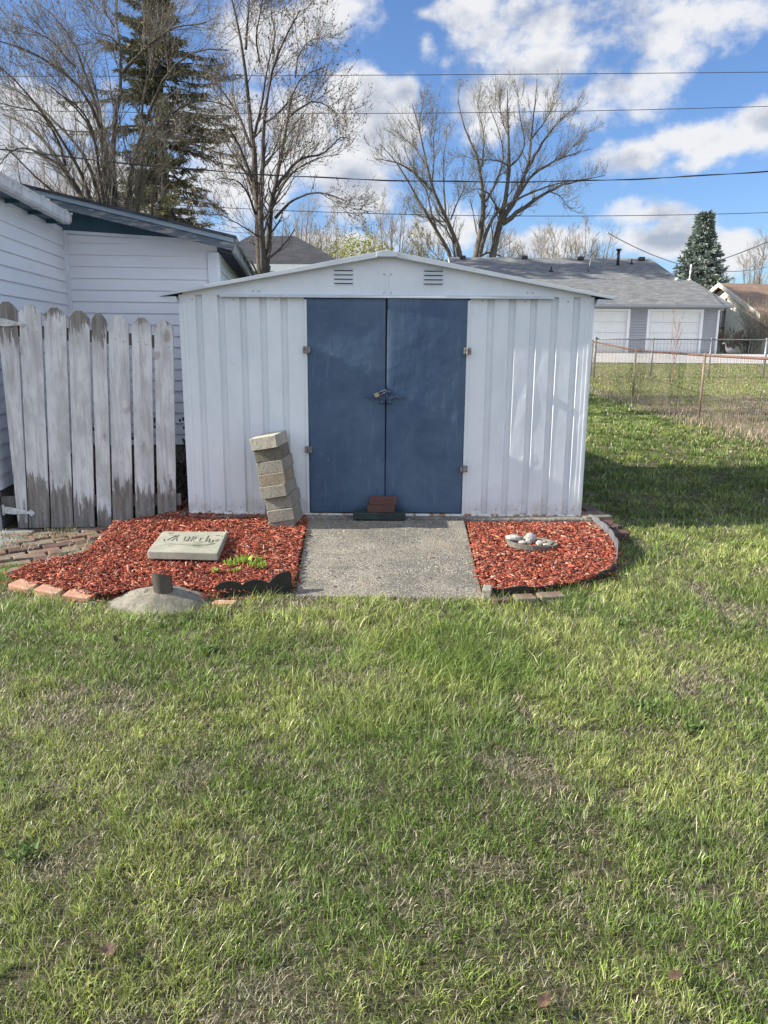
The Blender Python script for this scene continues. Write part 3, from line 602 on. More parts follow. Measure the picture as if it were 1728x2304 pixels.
# ------------------------------------------------------------------ mulch
def mulch(pol, n, label, mound):
    P = np.array(pol); x0, y0 = P.min(0); x1, y1 = P.max(0)
    def hgt(x, y): return .028+mound*sstep(4.3, 5.6, y)+.020*fbm(x, y, 7, 3, 7)
    x = rng.uniform(x0, x1, n*3); y = rng.uniform(y0, y1, n*3); k = inpoly(x, y, pol); x = x[k][:n]; y = y[k][:n]; n = len(x)
    ln = np.clip(rng.lognormal(math.log(.024), .62, n), .007, .095); w = np.clip(rng.lognormal(math.log(.0056), .5, n), .002, .017); t = w*rng.uniform(.2, .55, n)
    yaw = rng.uniform(0, math.pi*2, n); pit = rng.normal(0, .28, n); rol = rng.normal(0, .8, n)
    z = hgt(x, y)+rng.uniform(0, .018, n)
    cy, sy, cp, sp, cr, sr = np.cos(yaw), np.sin(yaw), np.cos(pit), np.sin(pit), np.cos(rol), np.sin(rol)
    ax = np.stack([cy*cp, sy*cp, sp], -1); bx = np.stack([-sy*cr-cy*sp*sr, cy*cr-sy*sp*sr, cp*sr], -1); cx = np.cross(ax, bx)
    V = np.empty((n, 8, 3)); C0 = np.stack([x, y, z], -1)
    for i, (a, b, c) in enumerate([(-1,-1,-1),(1,-1,-1),(1,1,-1),(-1,1,-1),(-1,-1,1),(1,-1,1),(1,1,1),(-1,1,1)]):
        tp = rng.uniform(.45, 1.0, (n, 1)) if a > 0 else 1.0
        V[:, i] = C0+ax*(a*ln/2)[:, None]+bx*(b*w/2)[:, None]*tp+cx*(c*t/2)[:, None]
    b = np.arange(n)*8
    Q = np.concatenate([np.stack([b+i for i in f], -1) for f in [(0,3,2,1),(4,5,6,7),(0,1,5,4),(1,2,6,5),(2,3,7,6),(3,0,4,7)]])
    r = rng.random((n, 1)); q = rng.random((n, 1))
    c = np.array([.43, .130, .075])*(1-r)+np.array([.21, .050, .036])*r
    c = np.where(q > .82, np.array([.44, .19, .13]), c); c = np.where(q > .95, np.array([.48, .34, .25]), c); c = np.where(q < .16, np.array([.10, .03, .025]), c)
    c = c*(.6+.65*rng.random((n, 1))); C = np.repeat(c[:, None], 8, 1).reshape(-1, 3)
    # the bed below the chips
    g = 46; X, Y = np.meshgrid(np.linspace(x0, x1, g), np.linspace(y0, y1, g)); ok = inpoly(X, Y, pol); Z = np.where(ok, hgt(X, Y)-.004, -.03)
    BV = np.stack([X, Y, Z], -1).reshape(-1, 3); i, j = np.meshgrid(np.arange(g-1), np.arange(g-1), indexing='ij'); a = (i*g+j).ravel()
    BQ = np.stack([a, a+1, a+g+1, a+g], -1)+len(C)
    o = npmesh('mulch', np.concatenate([V.reshape(-1, 3), BV]), np.concatenate([Q, BQ]), None, [M['chip']], col=np.concatenate([C, np.tile([.085, .024, .018], (len(BV), 1))]))
    tag(o, label, 'mulch', kind='stuff')
mulch(LEFT_BED, 42000, 'red wood chip mulch around the pale stepping stone, left of the ramp', .045)
mulch(RIGHT_BED, 25000, 'red wood chip mulch around the stone dish, right of the ramp', .02)

# ------------------------------------------------------------------ metal shed
SY = 5.86; Zt = 1.75; Zb = .105
shed = thing('metal_shed', 'pale blue-grey ribbed metal garden shed with low gable roof and closed double doors', 'shed', (0.01, 7.2, .1))
def wall_profile(x0, x1, grooves, y=SY, w=.052, dep=.021):
    """flat pans with narrow pressed grooves, as one bent sheet"""
    pts = [(x0, y)]
    for g in grooves: pts += [(g-w/2-.004, y), (g-w/2+.008, y+dep), (g+w/2-.010, y+dep), (g+w/2+.000, y-.0018), (g+w/2+.016, y)]
    pts.append((x1, y)); return pts
def sheet(pts, z0, z1, th=.004, nz=8, wob=0.0, name='wall_panel', mat=None, seed=0, vary=True):
    b = MB(); V = []; F = []; n = len(pts)
    for k in range(nz+1):
        z = z0+(z1-z0)*k/nz
        for i, (x, y) in enumerate(pts):
            r = random.Random(seed*1000+i*37+k*101); dy = wob*r.uniform(-1, 1) if (0 < k < nz and vary) else 0
            V.append((x, y+dy, z))
    for k in range(nz):
        for i in range(n-1): F.append((k*n+i, k*n+i+1, (k+1)*n+i+1, (k+1)*n+i))
    b.add(V, F); o = b.build(name, mat or M['shed'], shed)
    s = o.modifiers.new('solid', 'SOLIDIFY'); s.thickness = th; s.offset = 0; return o
def gx(px): return PY(px, 900, SY).x
LG = [gx(a) for a in (457, 506, 554, 598, 644)]
RG = [gx(a) for a in (1098, 1145, 1192, 1238, 1286)]
sheet(wall_profile(-1.492, -.60, LG), Zb, Zt, wob=.0012, seed=1)
sheet(wall_profile(.625, 1.508, RG), Zb, Zt, wob=.0012, seed=2)
for sx_, x in ((-1, -1.492), (1, 1.508)):      # side walls, ribbed the same way
    b = MB(); ys = [SY+.012]; pr = [(x, SY+.012)]
    for k in range(14):
        yy = SY+.14+k*.19; pr += [(x, yy-.026), (x-sx_*.016, yy-.01), (x-sx_*.016, yy+.01), (x, yy+.026)]
    pr.append((x, 8.66)); b.add([(p[0], p[1], z) for z in (Zb, Zt) for p in pr], [(i, i+1, len(pr)+i+1, len(pr)+i) for i in range(len(pr)-1)])
    b.build('side_wall', M['shed'], shed)
b = MB(); b.bb(-1.48, 1.496, 8.66, 8.668, Zb, Zt); b.build('back_wall', M['shed'], shed)
for x, s in ((-1.492, -1), (1.508, 1)):
    b = MB(); b.bb(x-.001 if s > 0 else x-.014, x+.014 if s > 0 else x+.001, SY-.007, SY+.045, Zb, Zt-.002); b.bb(x-.03, x+.03, SY-.0045, SY-.0022, Zb, Zt-.003); b.build('corner_trim', M['shed'], shed, bevel=.003)
# door frame posts beside the doors
for x0, x1 in ((-.600, -.578), (.604, .627)):
    b = MB(); b.bb(x0, x1, SY-.012, SY+.03, Zb, Zt-.03); b.build('door_jamb', M['shed'], shed, bevel=.003)
# gable: two pressed sheets meeting under a centre strip
ZR = 2.058; RX = 1.60
def roofz(x): return ZR-(abs(x-.01)/1.63)*(ZR-1.752)
for s in (-1, 1):
    b = MB(); cx = .01
    xs = [cx, cx+s*1.50]; top = [roofz(cx)-.012, roofz(cx+s*1.5)-.012]
    b.prism([(xs[0], SY-.004, Zt-.004), (xs[1], SY-.004, Zt-.004), (xs[1], SY-.004, top[1]), (xs[0], SY-.004, top[0])], (0, .004, 0))
    b.build('gable_panel', M['shed'], shed)
    b = MB()                                         # back gable
    b.prism([(xs[0], 8.67, Zt), (xs[1], 8.67, Zt), (xs[1], 8.67, top[1]), (xs[0], 8.67, top[0])], (0, .004, 0)); b.build('gable_panel', M['shed'], shed)
    # roof sheet and its front rake trim
    b = MB(); e = cx+s*1.665; yf = SY-.055; yb = 8.78
    za, zb_ = roofz(cx), roofz(e)-.004
    b.prism([(cx, yf, za), (e, yf, zb_), (e, yf, zb_-.010), (cx, yf, za-.010)], (0, yb-yf, 0)); rf = b.build('roof', M['shed'], shed)
    b = MB(); b.prism([(cx+s*.06, yf-.006, za-.006), (e, yf-.006, zb_+.005), (e-s*.01, yf-.006, zb_-.012), (cx+s*.06, yf-.006, roofz(cx+s*.06)-.034)], (0, .006, 0)); b.build('rake_trim', M['shed_trim'], rf, bevel=.0015)
    b = MB(); b.prism([(e-s*.125, yf+.004, zb_-.010), (e-s*.004, yf+.004, zb_-.012), (e-s*.135, yf+.004, zb_-.052)], (0, yb-yf-.01, 0)); b.build('eave_trim', M['shed_trim'], rf)
b = MB(); b.prism([(-.065, SY-.068, ZR-.010), (.01, SY-.068, ZR+.004), (.085, SY-.068, ZR-.010), (.085, SY-.068, ZR-.042), (-.065, SY-.068, ZR-.042)], (0, 2.94, 0)); b.build('ridge_cap', M['shed_trim'], shed, bevel=.002)
b = MB(); b.bb(.004, .022, SY-.010, SY-.0042, Zt+.002, 1.915); b.build('centre_strip', M['shed'], shed, bevel=.002)
for x, z in [(-.012, 1.77), (.040, 1.77), (-.012, 1.90), (.040, 1.90), (-.97, 1.775), (-.93, 1.775), (1.04, 1.775), (1.08, 1.775)]:
    b = MB(); b.ball((x, SY-.006, z), .0065, seg=8, rings=4); b.build('bolt', M['bolt'], shed)
for x0_, x1_, gs_ in ((-1.492, -.60, LG), (.625, 1.508, RG)):
    e_ = [x0_]+list(gs_)+[x1_]
    for k in range(0, len(e_)-1):
        for z in ((.150, 1.715) if k % 2 == 0 else (.150,)):
            b = MB(); b.ball(((e_[k]+e_[k+1])/2+.012, SY-.003, z), .0048, seg=7, rings=4, sq=(1, .7, 1)); b.build('screw', M['hinge'], shed)
# header track over the doors
b = MB(); b.bb(-1.212, 1.235, SY-.034, SY-.0045, Zt-.018, Zt+.003); b.bb(-1.212, 1.235, SY-.040, SY-.034, Zt-.020, Zt-.008); b.build('header_track', M['shed_trim'], shed, bevel=.002)
# louvres pressed outward
for cx_ in (PY(773, 625, SY).x, PY(975, 625, SY).x):
    b = MB()
    for k in range(4):
        z = 1.935-k*.030-.0; w = .070
        b.add([(cx_-w, SY-.0045, z+.004), (cx_+w, SY-.0045, z+.004), (cx_+w-.004, SY-.024, z-.008), (cx_-w+.004, SY-.024, z-.008), (cx_-w, SY-.0045, z-.010), (cx_+w, SY-.0045, z-.010)],
              [(0, 1, 2, 3), (3, 2, 5, 4), (0, 3, 4), (1, 5, 2)])
        b.bb(cx_-w+.003, cx_+w-.003, SY-.0058, SY-.0046, z-.0155, z-.0095, 1)  # black strip standing in for the shade in the slot under each slat
    b.build('louvre_vent', [M['shed'], M['vent']], shed)
# base rail with rust
b = MB(); b.bb(-1.50, -.24, SY-.032, SY+.01, .094, .112); b.bb(-.24, 1.20, SY-.036, SY+.01, .096, .113); b.bb(1.20, 1.53, SY-.02, SY+.01, .097, .109); b.build('base_rail', M['rail'], shed, bevel=.002)
# doors: slightly bowed sheets with folded edges
def door(x0b, x1b, x0t, x1t, bow, ytop, name='door'):
    nx, nz = 12, 24; V = []; z0, z1 = .122, 1.728
    for k in range(nz+1):
        t = k/nz
        for i in range(nx+1):
            s = i/nx; x = (x0b+(x1b-x0b)*s)*(1-t)+(x0t+(x1t-x0t)*s)*t
            y = SY-.020-bow*math.sin(math.pi*s)*math.sin(math.pi*t)+ytop(s, t)
            V.append((x, y, z0+(z1-z0)*t))
    F = [(k*(nx+1)+i, k*(nx+1)+i+1, (k+1)*(nx+1)+i+1, (k+1)*(nx+1)+i) for k in range(nz) for i in range(nx)]
    b = MB(); b.add(V, F, 0, True); o = b.build(name, M['door'], shed)
    s = o.modifiers.new('solid', 'SOLIDIFY'); s.thickness = .016; s.offset = -1 if True else 1
    bv = o.modifiers.new('bevel', 'BEVEL'); bv.width = .003; bv.segments = 2; bv.limit_method = 'ANGLE'; return o
gapx_t, gapx_b = PY(870, 680, SY).x, PY(866, 1115, SY).x
dl = door(-.572, gapx_b-.003, -.576, gapx_t-.007, .004, lambda s, t: .0)
dr = door(gapx_b+.003, .598, gapx_t+.008, .604, .006, lambda s, t: -.012*(1-s)*t*t)
b = MB(); b.bb(-.60, .625, SY+.012, SY+.02, .105, 1.75); b.build('dark_backing', M['vent'], shed)  # black sheet behind the door gap, standing in for the dark inside
def hinge(px, py, dpar):
    p = PY(px, py, SY-.02); b = MB()
    b.box((p.x-.014, p.y-.018, p.z), (.026, .004, .05)); b.box((p.x+.016, p.y-.018, p.z), (.026, .004, .05))
    b.tube([(p.x, p.y-.024, p.z-.028), (p.x, p.y-.024, p.z+.028)], .0065, 8)
    for dz in (-.015, .015):
        for dx in (-.017, .019): b.ball((p.x+dx, p.y-.021, p.z+dz), .004, seg=6, rings=4)
    b.build('hinge', M['hinge'], dpar, bevel=.001)
hinge(690, 787, dl); hinge(694, 1011, dl); hinge(1051, 790, dr); hinge(1043, 1054, dr)
def latch(s, dpar):        # scrolled strap plate with two dome studs
    c = PY(868, 893, SY-.034); cx_ = c.x+s*.002; y = SY-.040
    up = [(0, .008), (.030, .010), (.060, .006), (.085, .018), (.100, .006), (.118, .020), (.150, .008)]
    dn = [(.150, .002), (.122, -.002), (.108, -.022), (.090, -.004), (.070, .000), (.045, -.012), (.028, -.034), (0, -.034)]
    pts = [(cx_+s*a, y, c.z+b_-.002) for a, b_ in up+dn]
    if s < 0: pts = pts[::-1]
    b = MB(); b.prism(pts, (0, .006, 0))
    for dz in (.036, -.040): b.ball((c.x+s*.027, y-.002, c.z+dz), .017, seg=12, rings=8, sq=(1, .7, .75))
    b.ball((cx_+s*.108, y-.001, c.z), .007, seg=8, rings=5)
    b.tube([(c.x+s*.007, y-.004, c.z+.030), (c.x+s*.007, y-.022, c.z+.024), (c.x+s*.007, y-.022, c.z-.026), (c.x+s*.007, y-.004, c.z-.034)], .0042, 8)
    b.box((c.x+s*.010, y-.002, c.z-.003), (.014, .006, .072))
    b.build('door_latch', M['door_iron'], dpar, bevel=.001)
latch(-1, dl); latch(1, dr)
def padlock():
    c = PY(869, 880, SY-.07); a = Vector((c.x, SY-.066, c.z+.004)); d = Vector((-.9, -.05, -.43)).normalized(); n = Vector((.43, 0, -.9)).normalized()
    t = thing('padlock', 'small brass and steel padlock hooked through the door latch', 'padlock', a)
    b = MB(); w = .010
    pts = [a+d*.062+n*w, a+d*.012+n*w]+[a+d*.012-d*w*math.sin(q)*1.1+n*w*math.cos(q) for q in np.linspace(.3, math.pi-.3, 6)]+[a+d*.012-n*w, a+d*.062-n*w]
    b.tube(pts, .0028, 8); b.build('shackle', M['steel'], t)
    b = MB(); m = Matrix((d, Vector((0, 1, 0)), n)).transposed(); b.box(a+d*.078, (.034, .014, .032), rot=m)
    b.build('lock_body', pm('worn_brass', (.45, .36, .25), (.35, .27, .19), 40, rough=.4, bump=.1, metal=.6), t, bevel=.003)
padlock()

# ------------------------------------------------------------------ block stack, bricks, timber by the doors
def frame(o, rot):  # turn a mesh about its own origin
    o.rotation_euler = rot.to_euler()
def block_stack():
    rows = [(570,996,624,985,576,1021,'top'),(575,1024,633,1016,582,1050,''),(581,1051,641,1041,588,1078,''),(586,1081,643,1070,594,1108,''),
            (589,1112,649,1098,597,1135,''),(602,1137,657,1127,608,1162,''),(603,1164,662,1154,610,1190,''),(607,1190,666,1182,612,1208,'')]
    info = [('block_pale', 'pale grey concrete block on the very top of the leaning stack'),
            ('block_dark', 'dark brown-grey concrete block, second from the top of the leaning stack'),
            ('block', 'speckled grey concrete block, third from the top of the leaning stack'),
            ('block_tan', 'tan concrete block near the middle of the leaning stack, fourth from the top'),
            ('block', 'olive grey concrete block jutting out to the left, halfway down the leaning stack'),
            ('block', 'grey concrete block set back under the jutting one in the leaning stack'),
            ('block', 'grey concrete block with a pale string down its face, second from the bottom'),
            ('block', 'grey concrete block at the bottom of the leaning stack, standing in the mulch')]
    n = len(rows); Hh = .0895
    for i, r in enumerate(rows):
        k = n-1-i                                   # 0 at the bottom
        yf = 5.47+[.0, -.012, .012, -.018, -.006, .004, .008, -.014][k]
        a = PY(r[0], r[1], yf); bq = PY(r[2], r[3], yf)
        tilt = math.atan2(bq.z-a.z, bq.x-a.x); wdt = .190; dep = .335+random.uniform(-.006, .006)
        zb = .052+Hh*k; xa = (a.x+bq.x)/2; cx = xa+.012
        o_loc = Vector((cx, yf+dep/2, zb+.0045*k*0))
        b = MB(); b.box(Vector((cx, yf+dep/2, zb+Hh/2)), (wdt, dep, Hh-.0015)); mt, lab = info[i]
        o = b.build('concrete_block', M[mt], loc=o_loc); tag(o, lab, 'concrete block', 'concrete blocks in the leaning stack')
        roughen(o, .03, .0028, i*5)
        yaw = [-.10, -.05, -.09, -.12, -.07, -.10, -.06, -.12][k]
        o.rotation_euler = (0, -R_(10), yaw)
        bv = o.modifiers.new('bevel', 'BEVEL'); bv.width = .003; bv.segments = 1; bv.limit_method = 'ANGLE'; bv.angle_limit = R_(50)
        # pieces rest on each other along the leaning axis
        o.location = Vector((o_loc.x, o_loc.y, .045+(Hh*math.cos(R_(10)))*k))
block_stack()
def bricklike(name, x0, x1, y0, y1, z0, z1, mat, label, cat, group=None, yaw=0, rough=.0018, seed=0, bev=.004, tilt=(0, 0)):
    c = Vector(((x0+x1)/2, (y0+y1)/2, z0)); b = MB(); b.bb(x0, x1, y0, y1, z0, z1); o = b.build(name, mat, loc=c, bevel=bev); tag(o, label, cat, group)
    if rough: roughen(o, .025, rough, seed)
    o.rotation_euler = (tilt[0], tilt[1], yaw); return o
yb_ = 5.795
p0 = PY(795, 1155, yb_-.07); p1 = PY(912, 1155, yb_-.07)
t_ = bricklike('timber_block', p0.x, p1.x, 5.685, 5.80, .098, .150, M['green_timber'], 'dark green mossy timber offcut lying against the bottom of the blue doors', 'timber', seed=3, rough=.003)
q0 = PY(826, 1145, 5.70); q1 = PY(891, 1145, 5.70)
bricklike('brick', q0.x, q1.x-.012, 5.705, 5.80, .151, .2065, M['brick'], 'dark red brick resting on the green timber, under the other brick', 'brick', 'bricks at the doors', seed=5, yaw=.03)
bricklike('brick', q0.x+.018, q1.x+.006, 5.71, 5.802, .2075, .263, M['brick'], 'dark red brick on top of the small pile at the doors', 'brick', 'bricks at the doors', seed=9, yaw=-.02)

# ------------------------------------------------------------------ things in the left bed
def stepping_stone():
    z = .128; c = [G(a, b, z) for a, b in ((331,1240),(490,1244),(511,1196),(366,1195))]
    loc = Vector((sum(p.x for p in c)/4, sum(p.y for p in c)/4, .07))
    t = thing('stepping_stone', 'pale square stepping stone with worn engraved lettering, lying on the red mulch', 'stepping stone', loc)
    b = MB(); b.hexa([Vector((p.x, p.y, z-.052)) for p in c]+[Vector((p.x, p.y, z)) for p in c]); o = b.build('slab', M['stone_slab'], t, bevel=.006); roughen(o, .05, .002, 12)
    # worn letters: strokes cut across the middle of the face
    g = MB(); o0, ex, ey = c[0], (c[1]-c[0]), (c[3]-c[0])
    def P(u, v): return Vector((o0.x+ex.x*u+ey.x*v, o0.y+ex.y*u+ey.y*v, z+.0030))
    strokes = [[(.15,.80),(.26,.78),(.16,.52),(.22,.50)],[(.24,.50),(.29,.80)],[(.27,.70),(.31,.50)],[(.40,.74),(.41,.52),(.45,.50),(.47,.72)],[(.47,.72),(.475,.50)],
               [(.52,.50),(.52,.74),(.56,.74),(.56,.62),(.52,.60),(.57,.50)],[(.70,.66),(.645,.66),(.645,.52),(.70,.50)],[(.74,.82),(.74,.50)],[(.74,.64),(.78,.66),(.79,.50)],[(.84,.60),(.84,.50)],[(.86,.64),(.92,.62),(.87,.54),(.93,.52)],
               [(.14,.44),(.30,.36),(.45,.32),(.60,.31),(.78,.34),(.9,.42)],[(.10,.60),(.13,.48)],[(.12,.86),(.20,.90)],[(.86,.80),(.92,.84),(.95,.78)],[(.2,.30),(.26,.25)],[(.80,.44),(.86,.46)]]
    for s in strokes:
        for a, b_ in zip(s[:-1], s[1:]): g.beam(P(*a), P(*b_), .0048, .003)
    g.build('lettering', M['engrave'], t)
stepping_stone()
def footing():
    t = thing('post_footing', 'domed concrete footing with a cut-off rusty pipe stub standing in it', 'post footing', (DOMEC.x, DOMEC.y, 0))
    from mathutils import noise
    V = []; F = []; nr, ns = 18, 44
    for i in range(nr+1):
        r = i/nr
        for k in range(ns):
            a = 2*math.pi*k/ns; wob = 1+.10*noise.noise(Vector((math.cos(a)*1.5, math.sin(a)*1.5, 3)))
            x = DOMEC.x+math.cos(a)*r*.305*wob; y = DOMEC.y+.015+math.sin(a)*r*.265*wob
            h = .080*(1-r**2.1)-.012; h += .012*noise.noise(Vector((x*9, y*9, 0)))+.006*noise.noise(Vector((x*30, y*30, 2)))
            V.append((x, y, h))
    F = [(i*ns+k, i*ns+(k+1) % ns, (i+1)*ns+(k+1) % ns, (i+1)*ns+k) for i in range(nr) for k in range(ns)]
    b = MB(); b.add(V, F, 0, True); b.build('concrete_dome', M['dome'], t)
    c = G(365, 1329, .075); c = Vector((c.x, c.y+.03, .04)); b = MB(); ax = Vector((-.06, -.03, 1)).normalized(); n = 28; pr = ax.cross(Vector((0, 1, 0))).normalized(); q = ax.cross(pr)
    R1, R0 = .053, .045; H = .118; V = []
    for r, h in ((R1, 0), (R1, H), (R0, H), (R0, .02)):
        for k in range(n):
            a = 2*math.pi*k/n; dr_ = pr*math.cos(a)+q*math.sin(a); hh = h+((-.021*dr_.y-.007*dr_.x) if h == H else 0)
            V.append(c+ax*hh+(pr*math.cos(a)+q*math.sin(a))*r)
    F = [(j*n+k, j*n+(k+1) % n, (j+1)*n+(k+1) % n, (j+1)*n+k) for j in range(3) for k in range(n)]+[tuple(3*n+k for k in range(n))]
    b.add(V, F); b.build('pipe_stub', M['pipe'], t)
footing()
def scallop_edge(name, label, path, tops, mat, z0=-.03, th=.006, segs=1):
    """thin edging board following path; tops(s) gives the height of its upper edge"""
    P = [Vector((x, y, 0)) for x, y in path]; L_ = [0]
    for a, b_ in zip(P[:-1], P[1:]): L_.append(L_[-1]+(b_-a).length)
    n = max(24, int(L_[-1]/.012)); V = []
    for i in range(n+1):
        s = L_[-1]*i/n; j = max(k for k in range(len(L_)) if L_[k] <= s+1e-9); j = min(j, len(P)-2)
        u = (s-L_[j])/(L_[j+1]-L_[j]); p = P[j].lerp(P[j+1], u); d = (P[j+1]-P[j]).normalized(); nn = Vector((-d.y, d.x, 0))*th/2; h = tops(i/n)
        V += [p-nn+Vector((0, 0, z0)), p+nn+Vector((0, 0, z0)), p+nn+Vector((0, 0, h)), p-nn+Vector((0, 0, h))]
    F = []
    for i in range(n):
        a = i*4
        for k in range(4): F.append((a+k, a+(k+1) % 4, a+4+(k+1) % 4, a+4+k))
    F += [(0, 1, 2, 3), (n*4+3, n*4+2, n*4+1, n*4)]
    b = MB(); b.add(V, F); o = b.build(name, mat); tag(o, label, 'garden edging'); return o
e0, e1, e2, e3 = G(486,1350), G(548,1346), G(608,1343), G(656,1333)
scallop_edge('garden_edging', 'black scalloped plastic edging with three humps between the footing and the ramp', [(e0.x, e0.y), (e1.x, e1.y), (e2.x, e2.y), (e3.x, e3.y)],
             lambda s: .078+.028*abs(math.sin(math.pi*((s*3) % 1)))**.7+(.040*max(0, s-.62)/.38 if s > .62 else 0), M['black_edge'], th=.009)
rp = poly([(1322,1190),(1344,1202),(1370,1226),(1387,1256),(1386,1286)])
scallop_edge('garden_edging', 'grey scalloped plastic edging curving round the right side of the mulch', rp, lambda s: .112+.016*abs(math.sin(math.pi*s*5))**.5-.085*sstep(.75, 1, np.float64(s)), M['grey_edge'], th=.007)
rq = poly([(1386,1284),(1366,1305),(1300,1325),(1235,1337),(1165,1346),(1110,1346)])
scallop_edge('garden_edging', 'low black plastic edging strip along the front of the right mulch bed', rq, lambda s: .052+.014*math.sin(s*9)+.006*math.sin(s*31), M['black_edge'], th=.008)
def ground_brick(name, px0, px1, py, h, mat, label, group, yaw=0, dep=.09, seed=0, tilt=(0, 0), cat='brick', z0=-.015):
    a = G(px0, py); b_ = G(px1, py); w = b_.x-a.x; cx = (a.x+b_.x)/2
    return bricklike(name, cx-w/2, cx+w/2, a.y, a.y+dep, z0, h, mat, label, cat, group, yaw=yaw, seed=seed, tilt=tilt, rough=.003, bev=.006)
gb = 'border bricks of the left bed'
ground_brick('brick', 18, 80, 1334, .045, M['brick_pale'], 'pale orange border brick of the left bed, farthest left', gb, -.42, seed=1, tilt=(.12, .05))
ground_brick('brick', 76, 140, 1347, .050, M['brick_pale'], 'pale cored border brick, middle one of the three before the footing', gb, -.30, seed=2, tilt=(.1, .04))
ground_brick('brick', 142, 208, 1357, .048, M['brick_pale'], 'pale pink border brick nearest to the concrete footing', gb, -.22, seed=3, tilt=(.14, .02))
ground_brick('brick', 478, 528, 1366, .022, M['brick_pale'], 'thin reddish brick half buried under the black scalloped edging', gb, -.1, seed=4, dep=.06)
ground_brick('brick', 12, 62, 1300, .04, M['brick_old'], 'dusty brown brick at the corner of the paving and the mulch', gb, .1, seed=14, dep=.10)
gr = 'stones along the right bed'
ground_brick('stone', 1088, 1108, 1356, .075, M['block'], 'upright pale concrete chunk at the lower corner of the ramp', gr, -.2, seed=5, dep=.10, cat='stone')
ground_brick('stone', 1112, 1150, 1362, .030, M['brick_dark'], 'dark flat stone under the black strip, beside the pale chunk', gr, .05, seed=6, dep=.08, cat='stone')
ground_brick('brick', 1160, 1206, 1362, .040, M['brick_old'], 'brown rounded brick under the black strip, middle of its row', gr, .12, seed=7, dep=.09)
ground_brick('brick', 1214, 1272, 1355, .034, M['brick_old'], 'broad brown brick under the black strip, right end of its row', gr, .18, seed=8, dep=.09)
gs = 'bricks along the shed side'
def sb(px, py, z, w, d, h, mat, label, yaw, seed):
    z += .025; c = G(px, py, z); c.x += .045; w *= 1.1; d *= 1.1; h += .03; bricklike('brick', c.x-w/2, c.x+w/2, c.y-d/2, c.y+d/2, z-h, z, mat, label, 'brick', gs, yaw=yaw, seed=seed, rough=.003, bev=.006, tilt=(0, random.uniform(-.08, .08)))
sb(1322, 1156, .085, .20, .19, .06, M['brick_old'], 'light brown brick farthest up beside the shed wall', .2, 21)
sb(1318, 1146, .060, .12, .30, .06, M['brick_dark'], 'dark brick half hidden against the right shed wall', .1, 26)
sb(1333, 1171, .06, .20, .14, .06, M['brick'], 'red brick lying beside the front right corner of the shed', -.5, 22)
sb(1350, 1177, .05, .10, .21, .06, M['brick_dark'], 'dark red brick lying outermost behind the grey edging', .6, 23)
sb(1332, 1184, .055, .15, .10, .06, M['block_dark'], 'grey stone brick squeezed between the foundation corner and the edging', -.4, 24)
sb(1366, 1195, .045, .20, .09, .05, M['brick_dark'], 'narrow dark ridged brick nearest the dry grass patch', -.05, 25)

def dish_and_rocks():
    c = G(1196, 1228, .06); t = thing('stone_dish', 'shallow round concrete dish full of pale rocks, half buried in the right mulch bed', 'dish', (c.x, c.y, .02))
    b = MB(); n = 26; prof = [(.02, .03), (.13, .035), (.152, .062), (.172, .064), (.165, .03), (.14, .0)]
    V = []; F = []
    for i, (r, z) in enumerate(prof):
        for k in range(n):
            a = 2*math.pi*k/n; V.append((c.x+math.cos(a)*r*1.02, c.y+math.sin(a)*r*.92, .03+z+.012*math.cos(a+2.6)*(r/.17)))
    for i in range(len(prof)-1): F += [(i*n+k, (i+1)*n+k, (i+1)*n+(k+1) % n, i*n+(k+1) % n) for k in range(n)]
    F.append(tuple(range(n)))
    b.add(V, F, 0, False); o = b.build('bowl', M['dish'], t)
    rk = [(-.118, .050, .050, 'large white rock on the left rim of the dish', 'rock', (1.35, .8, .62)), (.000, .062, .047, 'large squarish pale rock at the back of the dish', 'rock', (1.05, .8, .95)),
          (-.062, .000, .030, 'small white egg-shaped pebble at the front left of the dish', 'rock', (1.1, .8, .6)), (-.020, .012, .036, 'pale flat upright stone in the middle of the dish', 'rock', (.8, .6, 1)),
          (.050, -.020, .030, 'round white pebble in the middle front of the dish', 'rock', (1.1, .9, .8)), (.085, .012, .026, 'tan pinkish pebble right of the middle of the dish', 'pebble', (1.2, .9, .6)),
          (.130, .000, .028, 'greenish grey pebble at the right end of the dish', 'dish', (1.2, .9, .6)), (.095, -.040, .022, 'small flat cream pebble on the front rim of the dish', 'rock', (1.6, .9, .5))]
    for i, (dx, dy, r, lab, mt, sq) in enumerate(rk):
        b = MB(); r *= .86; b.ball((c.x+dx, c.y+dy, .070+r*.5+(.008 if i < 2 else 0)), r, seg=9, rings=6, sq=sq, jit=.13); o = b.build('rock', M[mt], bevel=.002); tag(o, lab, 'rock', 'rocks in the concrete dish')
dish_and_rocks()

# sprouting plants
def sprout(px, py, n, h, label, rad=.02):
    n = int(n*.75); h *= .74
    c = G(px, py, .07); P = np.column_stack([rng.normal(c.x, rad, n), rng.normal(c.y, rad, n), np.full(n, .065)])
    az = np.arctan2(P[:,1]-c.y, P[:,0]-c.x)+rng.normal(0, .4, n); t = rng.random((n, 1))
    col = np.array([.21, .36, .05])*(1-t)+np.array([.40, .50, .10])*t
    V, Q, T, C = blades(P, h*(.6+.5*rng.random(n)), .013*(.7+.6*rng.random(n)), np.clip(rng.normal(.45, .25, n), .05, 1), az, col)
    o = npmesh('sprout', V, Q, T, [M['tint_leaf']], col=C, loc=(c.x, c.y, .06)); tag(o, label, 'plant', 'sprouting plants in the mulch')
sprout(515, 1268, 34, .060, 'bright green sprout clump left of the tallest one in the mulch', .020)
sprout(549, 1262, 46, .085, 'tallest bright green sprout clump in the mulch, centre of the cluster', .018)
sprout(568, 1270, 26, .055, 'green sprout clump just right of the tallest clump', .014)
